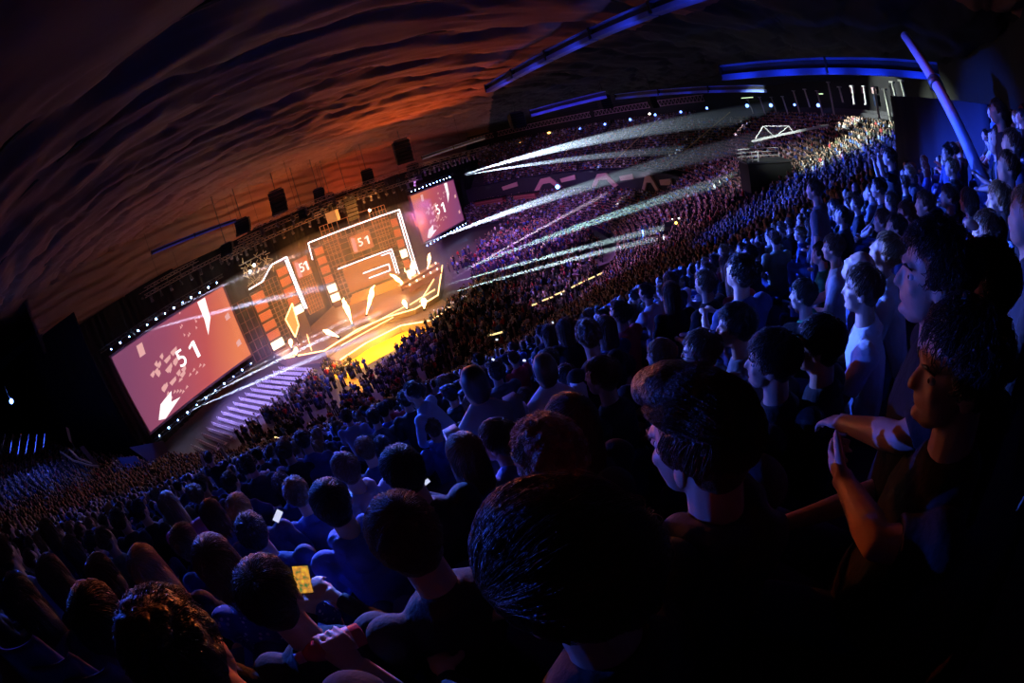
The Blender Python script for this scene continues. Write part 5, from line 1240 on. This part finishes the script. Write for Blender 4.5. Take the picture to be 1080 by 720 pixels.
hero(60, 608, 33, -25, 'long hair falling back, second head from the left edge', hair='long', hcol='brown', shirt='black', fem=True)
hero(28, 632, 38, -25, 'long haired head nearest the left edge', hair='long', hcol='black', shirt='navy', fem=True)
hero(115, 655, 60, -25, 'dark head in the bottom left corner among the rows', hair='short', hcol='black', shirt='black')
hero(8, 585, 26, -25, 'head cut by the left edge above the nearest long haired one', hair='short', hcol='brown', shirt='sky')
# --- right block
hero(908, 306, 36, -42, 'young man in bright white t-shirt in profile, right of centre', hair='short', hcol='brown', shirt='white', sleeve='short', arms='phone', voxel=.009, lean=.05)
hero(862, 365, 44, -35, 'head with dark flat cap and black top in front of the white t-shirt', hair='short', hcol='black', shirt='black', cap='black', head=(8, 0, 0))
hero(812, 382, 46, -45, 'dark haired man in profile with lit nose and forehead, black top, right of the quiff', hair='messy', hcol='black', shirt='black', head=(8, 0, 0), voxel=.008)
hero(775, 345, 34, -48, 'man with dark hair and grey collar in profile above the black topped man', hair='messy', hcol='black', shirt='grey', head=(6, 0, 0), voxel=.009)
hero(738, 372, 34, -48, 'man in profile with warm lit ear and glasses left of the grey collared man', hair='short', hcol='brown', shirt='charcoal', glasses=True, head=(8, 0, 0), voxel=.0085)
hero(696, 376, 26, -45, 'man with red lit fair hair left of the one with glasses', hair='short', hcol='ginger', shirt='grey', head=(6, 0, 0))
hero(933, 266, 29, -40, 'fair haired bowed head with very bright white jacket in the blue light', hair='short', hcol='fair', shirt='white', lean=.12, head=(0, -25, 0))
hero(906, 283, 30, -38, 'bent dark back in a navy hooded top behind the white t-shirt', hair='bald', hcol='black', shirt='navy', hood=True, lean=.2, head=(0, -30, 0))
hero(846, 312, 24, -40, 'person with green t-shirt behind the capped head', hair='short', hcol='black', shirt='green', sleeve='short')
hero(878, 262, 20, -40, 'person in pale grey top with short hair right of the green t-shirt', hair='short', hcol='brown', shirt='white')
hero(865, 268, 17, -40, 'small dark haired head left of the pale grey top', hair='short', hcol='black', shirt='green', sleeve='short', voxel=.012)
hero(1053, 214, 27, -42, 'tall standing man in pale blue shirt at the far right', hair='short', hcol='fair', shirt='sky', pose='stand', arms='down', voxel=.01)
hero(1040, 250, 34, -42, 'dark haired man with hand near his mouth before the tall man in pale blue', hair='short', hcol='brown', shirt='charcoal', pose='stand', arms=['up', 'down'])
hero(1000, 208, 17, -45, 'person in dark top standing left of the leaning mast foot', hair='short', hcol='brown', shirt='charcoal', voxel=.012)
hero(975, 216, 19, -42, 'standing person with cream jacket in the bright blue group', hair='short', hcol='brown', shirt='cream', voxel=.012)
hero(955, 226, 18, -40, 'short haired person with lit face left of the cream jacket', hair='short', hcol='brown', shirt='grey', voxel=.012)
hero(944, 240, 19, -45, 'dark haired person below the one with the lit face', hair='messy', hcol='black', shirt='navy', voxel=.012)
hero(930, 234, 17, -40, 'small person in red brown top in the blue lit group', hair='short', hcol='brown', shirt='red', voxel=.012)
hero(1021, 212, 18, -40, 'person in large bright blue draped jacket beside the mast', hair='bob', hcol='brown', shirt='sky', pose='stand', voxel=.012)
hero(999, 162, 12, -60, 'lone person standing dark against the booth drape', hair='short', hcol='black', shirt='navy', pose='stand', voxel=.013)
hero(961, 178, 9, -60, 'distant person in pale hooded jacket by the drape edge', hair='short', hcol='brown', shirt='sky', hood=True, pose='stand', voxel=.013)
hero(782, 262, 9, -45, 'distant standing person in plain bright blue jacket in the mid rows', hair='short', hcol='brown', shirt='sky', pose='stand', voxel=.013)
# things held
def held(x, y, d, size, Rm, name, parts, label, cat):
    r = empty(name, flat(x, y, d)); 
    for nm, mb, m in parts: mb.build(nm, m, r)
    return tag(r, label, cat)
def view_basis(x, y):
    f = Vector(ray(x, y)); u = f.cross(V3(0, 0, 1)).normalized(); v = u.cross(f); return u, v, f
def phone(x, y, d, w, h, roll, m, label, tilt=.0, extra=None):
    u, v, f = view_basis(x, y); c, s = math.cos(roll), math.sin(roll); U = (u * c + v * s); Vv = (v * c - u * s); Vv = (Vv + f * tilt).normalized(); N = U.cross(Vv)
    R = Matrix((U, Vv, N)).transposed(); r = empty('smartphone', flat(x, y, d))
    MB().box((0, 0, 0), (w, h, .008), R).build('case', BLACK, r); MB().box(-f * .0 + N * .0048, (w * .92, h * .92, .002), R).build('screen', m, r)
    MB().box(-N * .0048, (w * .2, w * .2, .002), R).build('camera_bump', STEEL, r)
    return tag(r, label, 'phone')
def screen_mat(name, cols, sc, e):
    M = bpy.data.materials.new(name); M.use_nodes = True; nt = M.node_tree; b = nt.nodes['Principled BSDF']; tc = nt.nodes.new('ShaderNodeTexCoord'); n = nt.nodes.new('ShaderNodeTexNoise'); n.inputs['Scale'].default_value = sc; nt.links.new(tc.outputs['Object'], n.inputs['Vector'])
    cr = nt.nodes.new('ShaderNodeValToRGB'); el = cr.color_ramp.elements; el[0].position = .35; el[0].color = (*cols[0], 1); el[1].position = .65; el[1].color = (*cols[1], 1); x = el.new(.5); x.color = (*cols[2], 1)
    nt.links.new(n.outputs['Fac'], cr.inputs[0]); nt.links.new(cr.outputs[0], b.inputs['Emission Color']); b.inputs['Emission Strength'].default_value = e; b.inputs['Base Color'].default_value = (0, 0, 0, 1); return M
phone(319, 611, 1.32, .085, .05, 1.0, screen_mat('phone_game', ((.05, .2, .05), (1, .6, .05), (.8, .3, .05)), 60, .8), 'phone showing a yellow and green picture held near the big black head')
phone(293, 544, 2.6, .075, .04, .5, emis('phone_white', (.7, .75, 1), .9), 'phone with white lit screen behind the broad dark head')
phone(450, 508, 2.0, .03, .02, .3, emis('phone_white', (.7, .75, 1), 1.4), 'small lit phone corner held by the broad dark head')
for i, (x, y) in enumerate(((614, 388), (583, 340), (823, 340), (764, 313), (687, 316), (766, 286), (810, 293), (778, 320), (592, 310), (528, 407), (520, 379), (553, 380), (509, 403), (581, 343), (471, 458), (364, 493), (655, 352), (840, 352), (706, 405), (524, 358))):
    d = min(9, max(3.0, 86 / max(7, (y - 250) * .1)))
    q_ = min(NICK, key=lambda q: math.hypot(q[0] - x, q[1] - y)); phone(x, y, d, .03, .045, .4 * i, emis('phone_glow', (.8, .85, 1), 1.4), 'tiny lit phone %s the %s' % ('right of' if x > q_[0] else 'left of', q_[2]))
for o in [o for o in SC.objects if o.get('label', '').startswith('tiny lit phone')]: o['group'] = 'tiny lit phones in the near stand'
for i, (x, y, d) in enumerate(((12, 672, 1.7), (45, 690, 1.6), (80, 702, 1.5), (118, 712, 1.4))):
    c = flat(x, y, d); r = empty('stadium_seat', c - V3(0, 0, .42), math.radians(20)); mb = MB(); n = 13; vs = []; fs = []
    for a in range(n):
        w = math.pi * a / (n - 1); xx, yy = -.22 * math.cos(w), -.07 * math.sin(w)
        for zz, k in ((.0, 1), (.3, 1.02), (.40, .9), (.42, .82)): vs.append((xx * k, yy * k, zz))
    for a in range(n - 1):
        for b in range(3): fs.append((a * 4 + b, a * 4 + 4 + b, a * 4 + 5 + b, a * 4 + 1 + b))
    o = mb.add(vs, fs).build('backrest', mat('seat_plastic', (.05, .07, .3), .3), r, True); md = o.modifiers.new('t', 'SOLIDIFY'); md.thickness = .012
    MB().box((0, .17, .0), (.42, .36, .05)).build('seat', MATS['seat_plastic'], r); MB().box((0, .1, -.2), (.06, .1, .4)).build('bracket', STEEL, r)
    tag(r, ('leftmost', 'second', 'third', 'rightmost')[i] + ' of the blue lit seat backs along the bottom left edge', 'seat', 'blue seats at the bottom left')
# bottle in a hand, bottom left
bx, by, bd = 349, 681, 1.15
u, v, f = view_basis(bx, by); ax = (-u * .93 + v * .35).normalized(); r = empty('drink_bottle', flat(bx, by, bd))
MB().tube([-ax * .09, -ax * .085, ax * .03, ax * .055, ax * .075], [.02, .031, .031, .024, .013], 18).build('bottle_body', mat('bottle_red', (.65, .10, .12), .12), r, True)
MB().tube([ax * .075, ax * .098], [.015, .015], 16).build('screw_cap', mat('bottle_cap', (.7, .2, .25), .35), r, True)
MB().tube([-ax * .06, ax * .0], [.0316, .0316], 18, cap=False).build('paper_label', mat('bottle_label', (.75, .35, .35), .5), r, True)
tag(r, 'red plastic drink bottle held in a hand at the bottom edge', 'bottle')
B = MB(); W = flat(380, 701, 1.13); P = flat(360, 690, 1.13); d = (P - W).normalized(); dn = V3(0, 0, -1)
E0 = flat(440, 748, 1.25)
B.tube([E0, E0.lerp(W, .5), W], [.042, .038, .026], 14); sidev = d.cross(f).normalized(); M = Matrix((sidev, d, sidev.cross(d))).transposed(); B.ell(W + d * .045, (.038, .05, .018), M, 14, 10)
c0 = flat(bx, by, bd)
for q in range(4):
    o_ = c0 + ax * (.012 - .02 * q) ; st_ = W + d * .07 + sidev * (.026 - .018 * q)
    pts = [st_, o_ + v * .04 - f * .012, o_ + v * .012 - f * .040, o_ - v * .02 - f * .036]
    B.tube(pts, [.0095, .009, .0085, .007], 8); B.ell(pts[-1], (.007,) * 3, None, 8, 6)
pts = [W + d * .02, c0 - ax * .02 - v * .03 - f * .01, c0 + ax * .02 - v * .034 - f * .015]; B.tube(pts, [.015, .012, .009], 8); B.ell(pts[-1], (.009,) * 3, None, 8, 6)
hr = empty('seated_person', V3(-.12, -.3, -1.5))
inv = -hr.location
for i in range(len(B.v)): B.v[i] = tuple(Vector(B.v[i]) + inv)
S0 = V3(-.13, -.22, -.80) + inv; B.tube([E0 + inv, S0], [.042, .055], 14); B.tube([S0, S0 + V3(-.16, -.03, .03), S0 + V3(-.3, 0, 0)], [.07, .09, .07], 14); B.tube([S0 + V3(-.16, -.03, .0), S0 + V3(-.16, -.03, -.45)], [.13, .14], 14)
B.ell(S0 + V3(-.16, .0, .2), (.075, .095, .11), None, 16, 12); B.tube([S0 + V3(-.16, -.02, .0), S0 + V3(-.16, -.01, .16)], [.055, .052], 12)
link(bpy.data.objects.new('body', remeshed(B, 'body', [SKINM['fair']], .006, 2, factor=.35)), hr)
T = MB(); T.tube([S0.lerp(E0 + inv, .55), S0], [.055, .066], 14); T.tube([S0, S0 + V3(-.16, -.03, .03), S0 + V3(-.3, 0, 0)], [.08, .1, .08], 14); T.tube([S0 + V3(-.16, -.03, .06), S0 + V3(-.16, -.03, -.45)], [.14, .16], 14)
link(bpy.data.objects.new('shirt', remeshed(T, 'shirt', [CLOTH['black']], .012, 2, .004, 20)), hr)
T = MB(); T.ell(S0 + V3(-.16, -.01, .235), (.083, .103, .09), None, 16, 12); link(bpy.data.objects.new('hair', remeshed(T, 'hair', [HAIRM['black']], .009, 2)), hr)
tag(hr, 'person at the bottom edge whose hand holds the red bottle', 'person')

# ------------------------------------------------------------------ generic seated spectators of the near rows (each its own object)
rgn = random.Random(5)
VAR = []
specs = [S_(hair='short', hcol='brown', arms='lap', head=(0, -5, 0)), S_(hair='messy', hcol='black', arms='phone', head=(10, -15, 0)), S_(hair='long', hcol='brown', arms='lap', fem=True, head=(-8, 0, 0)), S_(hair='short', hcol='black', arms='knees', lean=.12, head=(8, 0, 0)),
         S_(hair='bob', hcol='fair', arms='fold', fem=True, head=(12, 0, 0)), S_(hair='curly', hcol='brown', arms='lap', head=(-12, 3, 0)), S_(hair='short', hcol='fair', arms='fold', hood=True, head=(4, 0, 0)), S_(hair='short', hcol='black', arms='lap', cap='navy', head=(0, 0, 0)),
         S_(hair='short', hcol='brown', pose='stand', arms='down', head=(5, 0, 0)), S_(hair='messy', hcol='brown', pose='stand', arms='up', head=(0, 0, 0))]
for s in specs:
    s.update(voxel=.016, hands=False, sleeve=rgn.choice(['long', 'short']), strands=320, lock=.0028); R, hc = person_meshes(s)
    VAR.append((s, R, hc))
Pn, Ln, Dn, Xn, Yn = NEARS
order = np.argsort(Dn)
taken = 0; used = set(); SPECT = []
HXY = [(h[1], h[2], h[3], h[0].length) for h in HP]
names_c = ['black', 'charcoal', 'grey', 'white', 'navy', 'blue', 'sky', 'red', 'olive', 'cream']; wts = [38, 20, 6, 4, 14, 7, 4, 3, 2, 2]
def zone(x, y):
    if x < 180: return 'at the far left'
    if x < 380: return 'left of the stage aisle'
    if x < 560: return 'under the stage front'
    if x < 720: return 'in the middle of the near stand'
    if x < 860: return 'right of the middle'
    return 'in the blue lit right block'
for i in order:
    if Dn[i] < 1.6: continue
    hx_, hy_ = proj(Pn[i] + np.array([0, 0, SIT])); w = 86 / Dn[i]
    hp = Vector(Pn[i] + np.array([0, 0, SIT]))
    if any((hp - h[0]).length < .50 for h in HP): continue
    if any(math.hypot(hx_ - x, hy_ - y) < .55 * (ww) + .3 * w and d > Dn[i] * .8 for x, y, ww, d in HXY): continue
    if taken >= 238: break
    k = rgn.choices(range(len(VAR)), [8, 5, 5, 6, 4, 3, 4, 3, .8, .6])[0]; s, R, hc = VAR[k]; col = rgn.choices(names_c, wts)[0]
    z = Ln[i]; r = empty('standing_spectator' if k > 7 else 'seated_spectator', Vector(Pn[i]), z); sc = rgn.uniform(.94, 1.05); r.scale = (sc,) * 3
    attach(r, R, CLOTH[col])
    hairw = {'long': 'long haired', 'bob': 'bob haired', 'curly': 'curly haired', 'messy': 'tousled', 'short': 'short haired'}[s['hair']]
    if s.get('cap'): hairw = 'navy capped'
    lab0 = '%s %s spectator in %s top, ' % (hairw, 'standing' if k > 7 else 'seated', col)
    best = min(NICK, key=lambda q: math.hypot(q[0] - hx_, q[1] - hy_)); dx, dy = hx_ - best[0], hy_ - best[1]
    wd = ('right of' if dx > 0 else 'left of') if abs(dx) > abs(dy) * 1.2 else ('below' if dy > 0 else 'above')
    lab = lab0 + wd + ' the ' + best[2]
    tag(r, lab, 'person', lab.replace(' spectator', ' spectators')); SPECT.append(r)
    used.add(int(i)); taken += 1
from collections import Counter
cnt = Counter(o['label'] for o in SPECT)
for o in SPECT:
    if cnt[o['label']] == 1: o['group'] = 'single spectators seated in the near stand rows'
left = np.array([i for i in order if int(i) not in used and Dn[i] > 3.0 and not any((Vector(Pn[i] + np.array([0, 0, SIT])) - h[0]).length < .55 for h in HP)], int)
if len(left): crowd_mesh('seated_crowd', Pn[left], Ln[left], template(10, False), 'remaining seated spectators between the near rows and the mass of the crowd')
print('individual spectators', taken, 'of', len(Pn))

# look-alikes are told apart by their order from left to right in the hall
dups = {}
for o in SC.objects:
    if o.parent is None and o.get('label') and not o.get('kind'): dups.setdefault(o['label'], []).append(o)
for lab, os_ in dups.items():
    if 1 < len(os_) <= len(ORD):
        os_.sort(key=lambda o: float(proj(np.array(o.location))[0]))
        for i, o in enumerate(os_): o['label'] = lab + ', ' + ORD[i] + ' from left' if len(lab.split()) < 14 else lab
